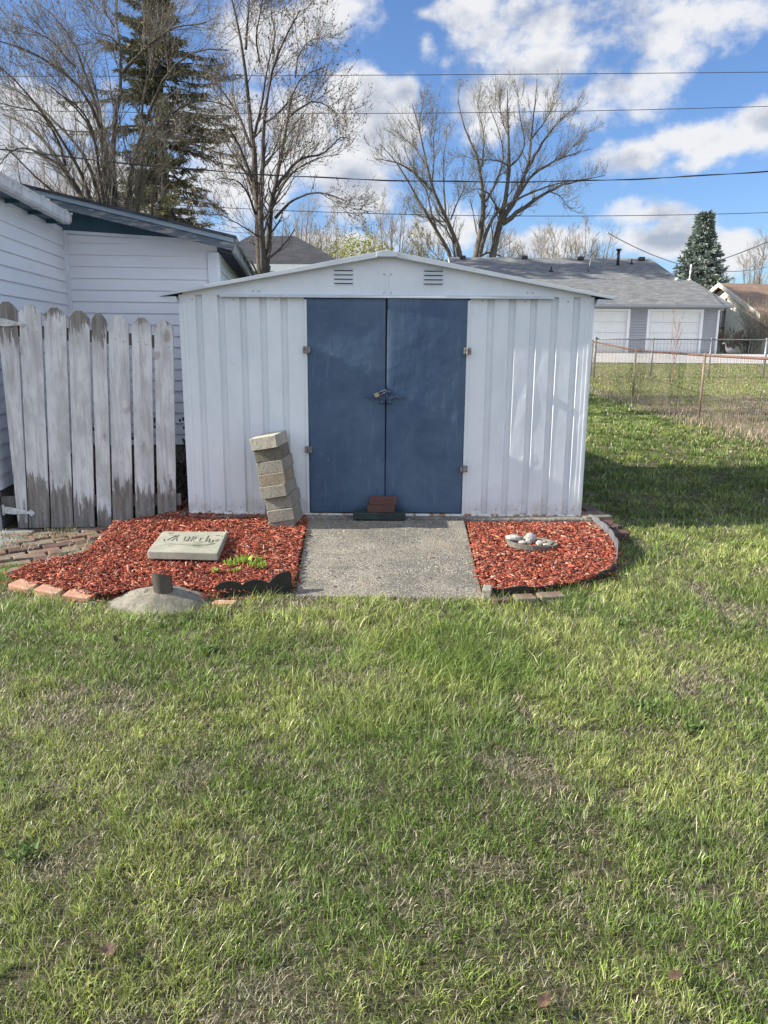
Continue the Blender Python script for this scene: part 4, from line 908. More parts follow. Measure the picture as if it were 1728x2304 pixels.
sprout(584, 1260, 22, .055, 'pale green sprout farthest back at the right of the cluster', .012)
sprout(592, 1272, 26, .050, 'leafy green sprout at the right front of the cluster', .017)
sprout(484, 1282, 18, .035, 'tiny green sprout farthest left in the mulch', .010)
sprout(527, 1281, 16, .030, 'tiny green sprout in front of the cluster', .012)
def weed(px, py, n, h, label, sp=.05):
    c = G(px, py); P = np.column_stack([rng.normal(c.x, sp*.3, n), rng.normal(c.y, sp*.3, n), np.full(n, .01)])
    V, Q, T, C = blades(P, .6*h*(.5+.6*rng.random(n)), .012*(.6+.6*rng.random(n)), np.clip(rng.normal(1.0, .25, n), .3, 1.35), rng.uniform(0, 6.28, n), np.array([.115, .185, .05])*(.6+.7*rng.random((n, 1))))
    tag(npmesh('weed', V, Q, T, [M['tint_leaf']], col=C, loc=(c.x, c.y, 0)), label, 'weed', 'broad leaved weeds in the lawn')
weed(1400, 1412, 60, .10, 'dark broad leaved weed clump in the lawn nearest the right mulch bed')
weed(1450, 1600, 80, .085, 'broad leaved weed patch in the lawn right of the long grass', .09)
weed(1560, 1645, 60, .075, 'broad leaved weed patch beside the dry patch at the right', .08)
weed(60, 1930, 50, .07, 'small dark weed patch at the left edge of the lawn', .07)
weed(470, 1465, 50, .06, 'low broad leaved weed in the lawn below the concrete footing', .07)
for (px, py, s, lab, tz) in [(258,1442,.030,'curled brown dead leaf standing in the grass below the footing',1.1),(246,2150,.040,'large flat brown dead leaf in the lawn near the lower left corner',.1),(1525,1298,.030,'flat brown leaf in the grass right of the mulch bed',.1),
                         (1225,2262,.035,'pale tan dead leaf at the bottom of the lawn',.15),(36,1432,.022,'small pinkish leaf in the grass at the left edge',.1),(1120,1688,.022,'small dark brown leaf under the long grass',.1),(1520,2205,.03,'long curled tan leaf near the lower right corner',.2),(1212,1850,.018,'small pale curled leaf in the middle of the lawn',.5)]:
    c = G(px, py, .02); b = MB(); n = 9; V = []; rot = Matrix.Rotation(random.uniform(0, 6), 3, 'Z') @ Matrix.Rotation(tz, 3, 'X')
    out = [(0,-1),(.55,-.6),(.75,-.05),(.5,.35),(.25,.8),(0,1.1),(-.3,.75),(-.55,.3),(-.7,-.1),(-.5,-.65)]
    for x, y in out: V.append(c+Vector((0, 0, .010))+rot @ Vector((x*s*.62, y*s*.62, .55*s*(x*x+y*y*.3))))
    V.append(c+Vector((0, 0, .014))); m = len(out)
    b.add(V, [(i, (i+1) % m, m) for i in range(m)]); o = b.build('dead_leaf', M['dead_leaf']); s_ = o.modifiers.new('s', 'SOLIDIFY'); s_.thickness = .0012; tag(o, lab, 'leaf', 'dead leaves on the lawn')

# old brick paving before the gate: one laid surface
def patio():
    b = MB(); a = R_(33); ex = Vector((math.cos(a), math.sin(a), 0)); ey = Vector((-math.sin(a), math.cos(a), 0)); o0 = Vector((-2.6, 5.1, 0))
    rnd = random.Random(3); Pp = PATIO
    for i in range(-14, 15):
        for j in range(-16, 17):
            c = o0+ex*(i*.215+(.107 if j % 2 else 0))+ey*(j*.107)
            if not inpoly(np.array([c.x]), np.array([c.y]), Pp)[0]: continue
            if c.x < -3.6: continue
            w, d = .195, .092
            z = .018+rnd.uniform(-.008, .014); m = Matrix.Rotation(a+rnd.uniform(-.05, .05), 3, 'Z') @ Matrix.Rotation(rnd.uniform(-.05, .05), 3, 'X') @ Matrix.Rotation(rnd.uniform(-.04, .04), 3, 'Y')
            b.box(c+Vector((0, 0, z-.03)), (w, d, .06), 0 if rnd.random() < .72 else 1, rot=m)
    o = b.build('brick_path', [M['brick_old'], M['brick_dark']], bevel=.006); tag(o, 'uneven dusty brick paving in front of the wooden gate', 'paving', kind='structure'); roughen(o, .06, .003, 4)
    n = 900; x = rng.uniform(-3.4, -1.9, n*4); y = rng.uniform(4.5, 5.75, n*4); k = inpoly(x, y, PATIO) & (fbm(x, y, 5, 3, 6) > .56); x = x[k][:n]; y = y[k][:n]; n = len(x)
    st = rng.random((n, 1)) < .5; c = np.where(st, np.array([.45, .38, .28]), np.array([.12, .18, .05]))*(.6+.6*rng.random((n, 1)))
    V, Q, T, C = blades(np.column_stack([x, y, np.full(n, .035)]), .035*(.4+rng.random(n)), np.full(n, .005), np.clip(rng.normal(.9, .3, n), .2, 1.3), rng.uniform(0, 6.28, n), c)
    tag(npmesh('paving_weeds', V, Q, T, [M['grass']], col=C), 'little tufts of grass and straw between the paving bricks', 'grass', kind='stuff')
patio()

# ------------------------------------------------------------------ house on the left
HA = R_(7); HO = Vector((-3.2, 8.0, 0)); HU = Vector((math.cos(HA), math.sin(HA), 0)); HV = Vector((-math.sin(HA), math.cos(HA), 0))
def H(u, v, z=0.0): return HO+HU*u+HV*v+Vector((0, 0, z))
def hv(px, py, v):
    p = hit(px, py, H(0, v), HV)-HO; return p.dot(HU), p.z
house = thing('white_house', 'white vinyl sided house with dark teal gable and gutter, left of the shed', 'house', H(-2.5, 3))
RZ0 = 2.413; RU0 = 1.669; RSL = .215       # rake of the main roof seen in plane v=-.35
def mz(u): return RZ0+(RU0-u)*RSL
def lap(name, p0, dirv, nrm, width, zlo, zhi_f, mat, pitch=.112, parent=house):
    """lap siding: every course leans out at its foot; clipped under zhi_f(s)"""
    b = MB(); z = zlo; dirv = Vector(dirv); nrm = Vector(nrm)
    while True:
        if z >= max(zhi_f(0), zhi_f(width)): break
        segs = 24 if zhi_f(0) != zhi_f(width) else 1
        for i in range(segs):
            s0, s1 = width*i/segs, width*(i+1)/segs; t0 = min(z+pitch, zhi_f(s0)); t1 = min(z+pitch, zhi_f(s1))
            if t0 <= z+.004 or t1 <= z+.004: continue
            a0 = Vector(p0)+dirv*s0; a1 = Vector(p0)+dirv*s1
            o0 = nrm*.016; k0 = nrm*(.016-.013*(t0-z)/pitch); k1 = nrm*(.016-.013*(t1-z)/pitch)
            b.add([a0+o0+Vector((0,0,z)), a1+o0+Vector((0,0,z)), a1+k1+Vector((0,0,t1)), a0+k0+Vector((0,0,t0)), a0+Vector((0,0,z)), a1+Vector((0,0,z))], [(0,1,2,3),(4,5,1,0)])
        z += pitch
    b2 = MB(); zt0, zt1 = zhi_f(0), zhi_f(width); A = Vector(p0); B_ = A+dirv*width
    b.add([A+Vector((0,0,zlo)), B_+Vector((0,0,zlo)), B_+Vector((0,0,zt1)), A+Vector((0,0,zt0))], [(0,1,2,3)])
    return b.build(name, mat, parent)
lap('gable_wall', H(0, 0), HU, -HV, 1.50, .34, lambda s: min(mz(s)-.10, 2.47-.045*s), M['siding'])
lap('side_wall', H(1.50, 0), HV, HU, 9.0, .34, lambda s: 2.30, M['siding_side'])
lap('wing_wall', H(0, -2.33), HV, HU, 2.33, .30, lambda s: 2.47, M['siding'])
lap('wing_front', H(-1.9, -2.33), HU, -HV, 1.9, .30, lambda s: 2.47, M['siding'])
b = MB(); b.prism([H(-1.88, -2.31, 0), H(-.01, -2.31, 0), H(-.01, .02, 0), H(1.48, .02, 0), H(1.48, 9, 0), H(-6, 9, 0), H(-6, .02, 0), H(-1.88, .02, 0)], (0, 0, .34)); b.build('foundation', M['slab'], house)
lap('wing_side', H(-1.9, -2.33), HV, -HU, 2.33, .30, lambda s: 2.47, M['siding']); lap('gable_wall', H(-6, 0), HU, -HV, 5.98, .34, lambda s: 2.47, M['siding'])
b = MB(); b.prism([H(-6, 8.9, .34), H(1.49, 8.9, .34), H(1.49, 8.9, 2.3), H(-6, 8.9, 2.45)], HV*.1); b.build('back_wall', M['siding'], house)
# teal board closing the gable, in front of the top of the wall
def gable_pt(px, py): u, z = hv(px, py, -.03); return H(u, -.03, z)
ta = [H(-.30, -.03, 2.455), H(-.036, -.03, 2.462), H(1.36, -.03, 2.40), H(1.36, -.03, max(2.402, mz(1.36)-.05)), H(-.30, -.03, mz(-.30)-.045)]
b = MB(); b.prism(ta, HV*.012); b.build('teal_gable', M['teal'], house)
b = MB(); b.prism([H(-.02, -.036, 2.470), H(1.46, -.036, 2.404), H(1.46, -.036, 2.376), H(-.02, -.036, 2.440)], HV*.014); b.build('frieze_trim', M['white_trim'], house)
b = MB(); b.prism([H(0, -.045), H(.055, -.045), H(.055, 0), H(0, 0)], (0, 0, .0)) if False else None
b.box(H(.026, -.024, 1.40), (.052, .044, 2.10), rot=Matrix.Rotation(HA, 3, 'Z')); b.build('corner_board', M['white_trim'], house, bevel=.003)
b = MB(); b.box(H(1.455, -.012, 1.31), (.105, .030, 1.96), rot=Matrix.Rotation(HA, 3, 'Z')); b.box(H(1.510, .045, 1.31), (.016, .12, 1.96), rot=Matrix.Rotation(HA, 3, 'Z')); b.build('corner_board', M['white_trim'], house, bevel=.003)
# main roof
ue = 1.70; ur = -2.6
def slab_u(b, u0, u1, va, vb, dz0, dz1, m=0):
    P = [H(u0, va, mz(u0)+dz0), H(u1, va, mz(u1)+dz0), H(u1, vb, mz(u1)+dz0), H(u0, vb, mz(u0)+dz0)]
    b.hexa(P+[p+Vector((0, 0, dz1-dz0)) for p in P], m)
b = MB(); slab_u(b, ur, ue+.02, -.390, 9.3, -.018, .006); P2 = [H(ur, -.385, mz(ur)-.018), H(ur-3, -.385, mz(ur)-.66), H(ur-3, 9.3, mz(ur)-.66), H(ur, 9.3, mz(ur)-.018)]
b.hexa(P2+[p+Vector((0, 0, .018)) for p in P2]); roof = b.build('roof', M['shingle_dark'], house)
b = MB(); slab_u(b, -.55, ue-.005, -.372, -.345, -.062, -.018); b.build('fascia_board', M['fascia'], roof, bevel=.003)
b = MB(); slab_u(b, .02, ue-.010, -.356, -.325, -.136, -.065); b.build('bargeboard', M['bargeboard'], roof, bevel=.004)
b = MB(); slab_u(b, -.22, -.075, -.354, -.325, -.105, -.066); slab_u(b, -.062, .012, -.360, -.325, -.125, -.066); b.build('flashing', M['white_trim'], roof, bevel=.002)
b = MB(); slab_u(b, -1.5, ue-.03, -.33, 9.2, -.034, -.019); b.build('roof_deck', M['rafter'], roof)
for k in range(9):
    b = MB(); v = .18+k*.42; slab_u(b, 1.46, ue-.03, v, v+.045, -.125, -.036); b.build('rafter_tail', M['rafter'], roof)
# eave board and torn gutter strip running back along the right eave
b = MB()
P = [(ue-.035, -.30), (ue-.010, -.372), (ue+.005, -.372), (ue+.005, 8.9), (ue-.03, 8.9)]
b.hexa([H(ue-.030, -.345, mz(ue)-.155), H(ue+.002, -.345, mz(ue)-.15), H(ue+.002, 8.9, mz(ue)-.15), H(ue-.030, 8.9, mz(ue)-.15), H(ue-.030, -.345, mz(ue)-.02), H(ue+.002, -.345, mz(ue)-.02), H(ue+.002, 8.9, mz(ue)-.02), H(ue-.030, 8.9, mz(ue)-.02)])
b.build('eave_board', M['eave_gutter'], roof, bevel=.004)
b = MB(); pts = [H(ue+.018, -.36+i*.23, mz(ue)-.030-.020*(i % 3 == 1)-.012*random.random()) for i in range(38)]
for a, c in zip(pts[:-1], pts[1:]): b.beam(a, c, .030, .020)
b.build('drip_edge', M['eave_gutter'], roof)
# wing roof, its eave gutter with joints
b = MB()
WS = .04
for (u0, u1) in ((.155, -4.2),):
    P = [H(.15, -2.42, 2.535), H(.15, -.38, 2.535), H(-2.0, -.38, 2.535+2.15*WS), H(-2.0, -2.42, 2.535+2.15*WS)]
    b.hexa(P+[p+Vector((0, 0, .03)) for p in P])
wroof = b.build('wing_roof', M['shingle_dark'], house)
b = MB(); P = [H(.02, -2.40, 2.475), H(.14, -2.40, 2.475), H(.14, -.40, 2.475), H(.02, -.40, 2.475)]; b.hexa(P+[p+Vector((0, 0, .055)) for p in P]); b.build('wing_soffit', M['teal'], wroof)
b = MB(); P = [H(.006, -2.33, 2.44), H(.024, -2.33, 2.44), H(.024, -.045, 2.44), H(.006, -.045, 2.44)]; b.hexa(P+[p+Vector((0, 0, .05)) for p in P]); b.build('frieze_trim', M['white_trim'], house)
b = MB(); b.prism([H(-1.9, -2.345, 2.44), H(.005, -2.345, 2.44), H(.005, -2.345, 2.53), H(-1.9, -2.345, 2.53+1.9*WS)], HV*.02); b.build('wing_gable', M['teal'], house)
gt = MB()
def gsec(v, g=0.0):
    pr = [(.145, 2.548), (.145, 2.482), (.16, 2.462), (.215, 2.462), (.232, 2.48), (.236, 2.522), (.246, 2.548), (.240, 2.552), (.228, 2.526), (.222, 2.486), (.205, 2.47), (.17, 2.47), (.153, 2.486), (.152, 2.548)]
    return [H(.19+(u-.19)*(1+g), v, 2.507+(z-2.507)*(1+g)) for u, z in pr]
a = gsec(-2.42); c = gsec(-.545); n = len(a); gt.add(a+c, [(i, (i+1) % n, n+(i+1) % n, n+i) for i in range(n)]+[tuple(range(n)), tuple(range(n, 2*n))])
gut = gt.build('gutter', M['gutter'], house)
for v0, v1 in ((-1.42, -1.37), (-.75, -.71), (-.555, -.535)):
    b = MB(); a = gsec(v0, .13); c = gsec(v1, .13); b.add(a+c, [(i, (i+1) % n, n+(i+1) % n, n+i) for i in range(n)]+[tuple(range(n)), tuple(range(n, 2*n))])
    b.build('gutter_joint', M['gutter'], gut)
b = MB(); b.prism([H(.15, -.538, 2.548), H(.236, -.538, 2.548), H(.230, -.538, 2.468), H(.155, -.538, 2.468)], HV*.006); b.build('end_cap', M['gutter'], gut)
for v in (-1.7, -1.15, -.65):
    b = MB(); b.box(H(.10, v, 2.46), (.11, .03, .03), rot=Matrix.Rotation(HA, 3, 'Z')); b.build('bracket', M['teal'], gut)

# ------------------------------------------------------------------ picket gate
gate = thing('wooden_gate', 'weathered white dog-eared picket gate with strap hinges, left of the shed', 'gate', H(.7, -2.3))
PK = [(0,103,50,40,175,1465),(118,255,70,182,312,1462),(272,408,88,320,455,1464),(425,555,108,463,590,1468),(568,660,122,608,695,1470),(675,798,135,705,830,1478),(818,942,152,845,963,1456),(958,1077,167,983,1098,1450)]
pcs = 2.765
for i, (xl, xr, yt, bl, br, yb) in enumerate(PK):
    px = lambda x: x/pcs; py = lambda y: 660+y/pcs
    v = -2.30+.004*math.sin(i*2.1)
    if i == 0: xl = -24
    ul, zt = hv(px(xl), py(yt+60), v); ur_, _ = hv(px(xr), py(yt+60), v); uc, ztop = hv(px((xl+xr)/2), py(yt), v)
    bl_, zb_ = hv(px(bl), py(yb), v); br_, _ = hv(px(br), py(yb), v)
    if i == 0: bl_ = ul+.005
    w = ur_-ul; zs = ztop-.055
    zb_ = max(zb_, .0)
    pts = [H(bl_, v, zb_), H(br_, v, zb_), H(ur_, v, zs)]+[H(ur_-w*.12, v, zs+.022), H(ur_-w*.36, v, ztop), H(ul+w*.36, v, ztop), H(ul+w*.12, v, zs+.022)]+[H(ul, v, zs)]
    b = MB(); b.prism(pts, HV*.019); o = b.build('picket', M['picket'], gate, bevel=.002)
    # move each board's own origin to its middle, so paint wear is read per board
    c = sum((Vector(q.co) for q in o.data.vertices), Vector())/len(o.data.vertices); c.z = .84-wpos(gate).z
    for q in o.data.vertices: q.co -= c
    o.location = c; roughen(o, .09, .0022, i*7+1)
    for (uu, zz) in ((.3, ztop-.17), (.72, ztop-.19), (.28, zb_+.10), (.75, zb_+.13)):
        b = MB(); b.ball(H(ul+(ur_-ul)*uu*(1 if zz > 1 else 1)+((bl_-ul) if zz < 1 else 0), v-.0025, zz), .0045, seg=7, rings=4); b.build('nail', M['bolt'], gate)
for z0, z1 in ((1.50, 1.40), (.20, .20)):
    b = MB(); b.hexa([H(-.0, -2.278, z0-.045), H(1.34, -2.278, z1-.045), H(1.34, -2.24, z1-.045), H(0, -2.24, z0-.045), H(0, -2.278, z0+.045), H(1.34, -2.278, z1+.045), H(1.34, -2.24, z1+.045), H(0, -2.24, z0+.045)]); b.build('rail', M['old_wood'], gate, bevel=.004)
def strap(px0, px1, py, sl, parent):
    v = -2.304; u0, z0 = hv(px0, py, v); u1, z1 = hv(px1, py+sl, v); L_ = u1-u0; dz = z1-z0
    def q(s, t): return H(u0+L_*s, v, z0+dz*s+t)
    out = [(0,.026),(.25,.028),(.70,.013),(.80,.011),(.86,.028),(1.0,0),(.86,-.028),(.80,-.011),(.70,-.013),(.25,-.028),(0,-.026)]
    b = MB(); b.prism([q(s, t) for s, t in out], -HV*.005)
    for s in (.12, .42, .66, .90): b.ball(q(s, 0)-HV*.007, .007, seg=8, rings=4)
    b.tube([q(0, -.04)-HV*.006, q(0, .04)-HV*.006], .010, 10); b.build('strap_hinge', M['strap'], parent, bevel=.001)
strap(-6, 57, 724, 6, gate); strap(8, 80, 1147, 8, gate)
b = MB(); b.box(H(-.045, -2.33, .80), (.085, .085, 1.64), rot=Matrix.Rotation(HA, 3, 'Z')); gp = b.build('gate_post', M['picket'], bevel=.005, loc=H(-.045, -2.33, 0)); tag(gp, 'weathered white post at the left edge that the picket gate hangs from', 'post')
pts = [G(-60, 1212), G(-60, 1246), G(38, 1232), G(80, 1200), G(30, 1196)]
b = MB(); b.prism([(p.x, p.y, -.03) for p in pts], (0, 0, .055)); o = b.build('threshold_stone', M['moss_stone'], bevel=.006); tag(o, 'flat grey mossy stone slab at the foot of the gate post', 'stone slab'); roughen(o, .06, .003, 2)
def behind_gate():
    n = 5200; x = rng.uniform(-3.2, -1.45, n); y = rng.uniform(6.0, 7.9, n); cl = fbm(x, y, 2.5, 3, 8)
    z = rng.uniform(.0, .05, n)+.20*cl*sstep(6.2, 7.6, y)
    c = np.array([.075, .058, .042])*(.5+1.0*rng.random((n, 1))); V, Q, T, C = blades(np.column_stack([x, y, z]), .05+.05*rng.random(n), .018+.02*rng.random(n), np.clip(rng.normal(1.0, .3, n), .2, 1.4), rng.uniform(0, 6.28, n), c)
    tag(npmesh('leaf_litter', V, Q, T, [M['tint_leaf']], col=C), 'dark dead leaves piled between the gate and the house', 'leaf litter', kind='stuff')
    b = MB(); r = random.Random(5)
    for k in range(16):
        p = Vector((r.uniform(-2.9, -1.5), r.uniform(6.9, 7.7), .02)); pts = [p]
        d = Vector((r.uniform(-.4, .4), r.uniform(-.3, .2), 1)).normalized()
        for i in range(6): d = (d+Vector((r.uniform(-.2, .2), r.uniform(-.1, .1), -.05))).normalized(); pts.append(pts[-1]+d*.11)
        b.tube(pts, [.006-.0008*i for i in range(7)], 5)
        for i in range(3, 7):
            for q_ in range(3): b.ball(pts[i]+Vector((r.uniform(-.04, .04), r.uniform(-.02, .02), r.uniform(-.03, .03))), .014, seg=5, rings=3, sq=(1, .4, 1.3), jit=.3)
    o = b.build('dead_shrub', M['twig_dark']); tag(o, 'leafless dark shrub behind the gate, seen through its gaps', 'shrub')
    b = MB(); b.bb(-2.3, -1.66, 6.25, 6.33, .0, .07); b.bb(-2.2, -1.68, 6.10, 6.17, .0, .05); o = b.build('old_plank', M['old_wood'], bevel=.004); tag(o, 'old planks lying on the ground between the gate and the shed', 'plank')
behind_gate()

# ------------------------------------------------------------------ garage and grey roofed house at the right
def garage():
    Y = 37.5; X0 = 5.0; X1 = PY(1613, 760, Y).x; g0 = .93
    t = thing('double_garage', 'grey sided garage with two white doors and grey shingle roof', 'garage', ((X0+X1)/2, Y+3, g0))
    xe = PY(1648, 690, Y-.35).x; ze = PY(1500, 684, Y-.35).z; zw = PY(1500, 697, Y).z
    Yr = 42.4; zr = PY(1400, 629, Yr).z
    doors = [(PY(1290, 700, Y).x-1.6, PY(1413, 700, Y).x), (PY(1463, 700, Y).x, PY(1578, 700, Y).x)]
    dz = PY(1500, 698+3, Y).z
    # siding between the doors as lap courses
    b = MB(); spans = [(X0, doors[0][0]-.12), (doors[0][1]+.12, doors[1][0]-.12), (doors[1][1]+.12, X1)]
    z = g0
    while z < zw:
        for a, c in spans: b.add([(a, Y-.055, z), (c, Y-.055, z), (c, Y, z+.125), (a, Y, z+.125), (a, Y+.0, z), (c, Y+.0, z)], [(0, 1, 2, 3), (4, 5, 1, 0)])
        z += .125
    b.bb(X0, X1, Y+.002, Y+.05, dz+.10, zw+.12); b.build('wall', M['gar_siding'], t)
    b = MB(); b.bb(X1-.04, X1, Y+.05, 43.9, g0, zw+.1); b.bb(X0, X0+.04, Y+.05, 43.9, g0, zw+.1)
    b.prism([(X1-.02, Y, zw), (X1-.02, 43.9, zw), (X1-.02, Yr, zr-.1)], (-.04, 0, 0)); b.build('side_wall', M['gar_siding'], t)
    b = MB(); b.bb(X1-.09, X1+.01, Y-.07, Y-.002, g0, zw); b.build('corner_trim', M['gar_trim'], t)
    for x0, x1 in doors:
        b = MB(); n = 4; h = (dz-g0)/n
        for k in range(n):
            b.bb(x0, x1, Y+.09, Y+.12, g0+k*h+.01, g0+(k+1)*h-.01)
            m = 4
            for j in range(m):
                w = (x1-x0)/m; b.bb(x0+j*w+.08, x0+(j+1)*w-.08, Y+.078, Y+.09, g0+k*h+.10, g0+(k+1)*h-.10)
        b.bb(x0, x1, Y+.12, Y+.14, g0, dz); b.build('garage_door', M['gar_door'], t, bevel=.004)
        b = MB(); b.bb(x0-.12, x0, Y-.04, Y+.10, g0, dz); b.bb(x1, x1+.12, Y-.04, Y+.10, g0, dz); b.bb(x0-.12, x1+.12, Y-.04, Y+.10, dz, dz+.11); b.build('door_trim', M['gar_trim'], t, bevel=.005)
    b = MB(); x0 = X0-.4
    b.prism([(x0, Y-.42, ze-.01), (x0, Yr, zr), (x0, Yr+.02, zr-.03), (x0, Y-.40, ze-.06)], (xe-x0, 0, 0)); b.prism([(x0, Yr, zr), (x0, 47.2, ze), (x0, 47.2, ze-.06), (x0, Yr, zr-.05)], (xe-x0, 0, 0))
    r = b.build('roof', M['shingle_grey'], t)
    b = MB(); b.bb(x0, xe+.02, Y-.55, Y-.425, ze-.14, ze-.01); b.bb(x0, xe, Y-.42, Y-.002, ze-.17, ze-.14); b.build('gutter', M['gar_gutter'], r, bevel=.01)
    p = PY(1551, 632, Yr+.05); b = MB(); b.tube([(p.x, Yr+.05, zr-.05), (p.x+.03, Yr+.05, PY(1551, 595, Yr).z)], .045, 8); b.ball((p.x, Yr+.05, zr), .11, sq=(1, 1, .6)); b.build('service_mast', M['white_plastic'], r)
    p = PY(1521, 628, Yr); b = MB(); b.ball((p.x, Yr-.1, zr+.03), .10, sq=(1, 1, .8)); b.build('roof_vent', M['white_plastic'], r)
    # house behind
    Ye = 44.6; zE = PY(1350, 628, Ye).z; YR = 50.0; zR = PY(1250, 580, YR).z; xl = PY(1008, 577, YR).x; xr = PY(1463, 581, YR).x
    h = thing('grey_roof_house', 'long grey shingle roofed house rising behind the garage', 'house', ((xl+xr)/2, 50, .9))
    b = MB(); b.bb(xl+.4, xr-.4, Ye+.5, Ye+.6, .9, zE-.05); b.bb(xl+.4, xr-.4, 55, 55.1, .9, zE-.05); b.build('wall', M['gar_siding'], h)
    for x in (xl+.4, xr-.5):
        b = MB(); b.prism([(x, Ye+.5, .9), (x, 55, .9), (x, 55, zE), (x, YR, zR-.15), (x, Ye+.5, zE)], (.1, 0, 0)); b.build('end_wall', M['gar_siding'], h)
    b = MB(); b.prism([(xl, Ye, zE), (xl, YR, zR), (xl, YR, zR-.07), (xl, Ye, zE-.07)], (xr-xl, 0, 0)); b.prism([(xl, YR, zR), (xl, 55.4, zE), (xl, 55.4, zE-.07), (xl, YR, zR-.07)], (xr-xl, 0, 0))
    r = b.build('roof', M['shingle_grey'], h)
    b = MB(); b.bb(xl, xr, Ye-.14, Ye-.01, zE-.16, zE-.02); b.build('gutter', M['gar_gutter'], r, bevel=.01)
    b = MB(); b.prism([(xl-.03, Ye-.1, zE-.16), (xl-.03, YR, zR-.12), (xl-.03, YR, zR+.04), (xl-.03, Ye-.1, zE+.02)], (.03, 0, 0)); b.build('rake_board', M['gar_trim'], r)
    def rp_(px, py):     # a point on the front slope
        d = ray(px, py); n = Vector((0, -(zR-zE), (YR-Ye))).normalized(); return hit(px, py, Vector((0, Ye, zE)), n)
    for px, py in ((1041, 583), (1180, 583), (1306, 585), (1443, 586)):
        p = rp_(px, py); b = MB(); b.box(p+Vector((0, 0, .10)), (.36, .34, .20)); b.build('box_vent', M['vent'], r, bevel=.03)
    p = rp_(1390, 597); q = p+Vector((0, 0, .88)); b = MB(); b.tube([p-Vector((0, 0, .1)), q], .085, 10); b.tube([q-Vector((0, 0, .04)), q+Vector((0, 0, .06))], [.16, .15], 10); b.build('flue_pipe', M['vent'], r)
    for px, py in ((1240, 611), (1421, 594)):
        p = rp_(px, py); b = MB(); b.tube([p, p+Vector((0, 0, .28))], [.05, .04], 8); b.tube([p-Vector((0, 0, .02)), p+Vector((0, 0, .09))], [.16, .06], 8); b.build('plumbing_vent', M['vent'], r)
    p = rp_(1323, 614); q = PY(1330, 581, p.y); b = MB(); b.tube([p-Vector((0, 0, .05)), q], .035, 6); b.box(p, (.3, .2, .05)); b.build('antenna_mast', M['galv'], r)
garage()
def brown_house():
    Yp = 50.0; t = thing('brown_roof_house', 'cream sided house with a brown shingle roof, right of the garage', 'house', (26, 55, .9))
    pk = PY(1632, 640, Yp); e1 = PY(1682, 706, Yp); sl = (pk.z-e1.z)/(e1.x-pk.x); g0 = .9
    # gable end faces the camera's left; the roof runs away to the right
    a = R_(-28); ex = Vector((math.cos(a), math.sin(a), 0)); ez = Vector((0, 0, 1)); ey = Vector((-math.sin(a), math.cos(a), 0))
    hw = (e1.x-pk.x)*1.02; rise = pk.z-e1.z; lenr = 16
    rd = Vector((.97, .24, 0))          # ridge direction
    W0 = Vector((pk.x, Yp, 0)); gd = Vector((.55, -.835, 0)) # gable plane direction towards the viewer's right
    half = 4.3; Fd = Vector((-.24, .97, 0))
    pf = W0-Fd*3.6; pb = W0+Fd*3.6
    def at(p, z): return Vector((p.x, p.y, z))
    zE = PY(1700, 703, (pf).y).z; zP = pk.z
    b = MB(); b.prism([at(pf, g0), at(pb, g0), at(pb, zE), at(W0, zP-.12), at(pf, zE)], rd*.1); b.build('gable_wall', M['cream'], t)
    b = MB()
    z = g0
    while z < zE: b.add([at(pf, z)-Fd*.03, at(pf+rd*lenr, z)-Fd*.03, at(pf+rd*lenr, z+.13), at(pf, z+.13)], [(0, 1, 2, 3)]); z += .13
    b.build('wall', M['tan_siding'], t)
    b = MB(); o_ = rd*-.45; fo = pf-Fd*.4; drop = (zP-zE)/3.6*.4
    b.hexa([at(fo+o_, zE-drop), at(fo+rd*lenr, zE-drop), at(W0+rd*lenr, zP), at(W0+o_, zP)]+[at(fo+o_, zE-drop+.08), at(fo+rd*lenr, zE-drop+.08), at(W0+rd*lenr, zP+.08), at(W0+o_, zP+.08)])
    bo = pb+Fd*.4; b.hexa([at(W0+o_, zP), at(W0+rd*lenr, zP), at(bo+rd*lenr, zE-drop), at(bo+o_, zE-drop)]+[at(W0+o_, zP+.08), at(W0+rd*lenr, zP+.08), at(bo+rd*lenr, zE-drop+.08), at(bo+o_, zE-drop+.08)])
    r = b.build('roof', M['shingle_brown'], t)
    b = MB(); o2 = rd*-.5
    b.hexa([at(fo+o2, zE-drop-.16), at(fo+o_, zE-drop-.16), at(W0+o_, zP-.16), at(W0+o2, zP-.16)]+[at(fo+o2, zE-drop+.10), at(fo+o_, zE-drop+.10), at(W0+o_, zP+.10), at(W0+o2, zP+.10)])
    b.hexa([at(W0+o2, zP-.16), at(W0+o_, zP-.16), at(bo+o_, zE-drop-.16), at(bo+o2, zE-drop-.16)]+[at(W0+o2, zP+.10), at(W0+o_, zP+.10), at(bo+o_, zE-drop+.10), at(bo+o2, zE-drop+.10)])
    b.build('rake_board', M['cream'], r)
    b = MB(); b.hexa([at(fo, zE-drop-.12), at(fo+rd*lenr, zE-drop-.12), at(fo+rd*lenr-Fd*.12, zE-drop-.12), at(fo-Fd*.12, zE-drop-.12)]+[at(fo, zE-drop), at(fo+rd*lenr, zE-drop), at(fo+rd*lenr-Fd*.12, zE-drop), at(fo-Fd*.12, zE-drop)]); b.build('gutter', M['gar_gutter'], r)
    c = W0+rd*3.6-Fd*.9; b = MB(); b.box(at(c, zP-(zP-zE)/3.6*.9+.2), (.7, .5, .2)); b.build('roof_vent', M['cream'], r, bevel=.02)
    # small balcony between the two buildings
    b = MB(); c = PY(1624, 720, 49.0); 
    b.bb(c.x-1.0, c.x+.2, 49.0, 50.4, c.z-.55, c.z-.42); b.bb(c.x-1.0, c.x+.2, 49.0, 49.06, c.z+.45, c.z+.53)
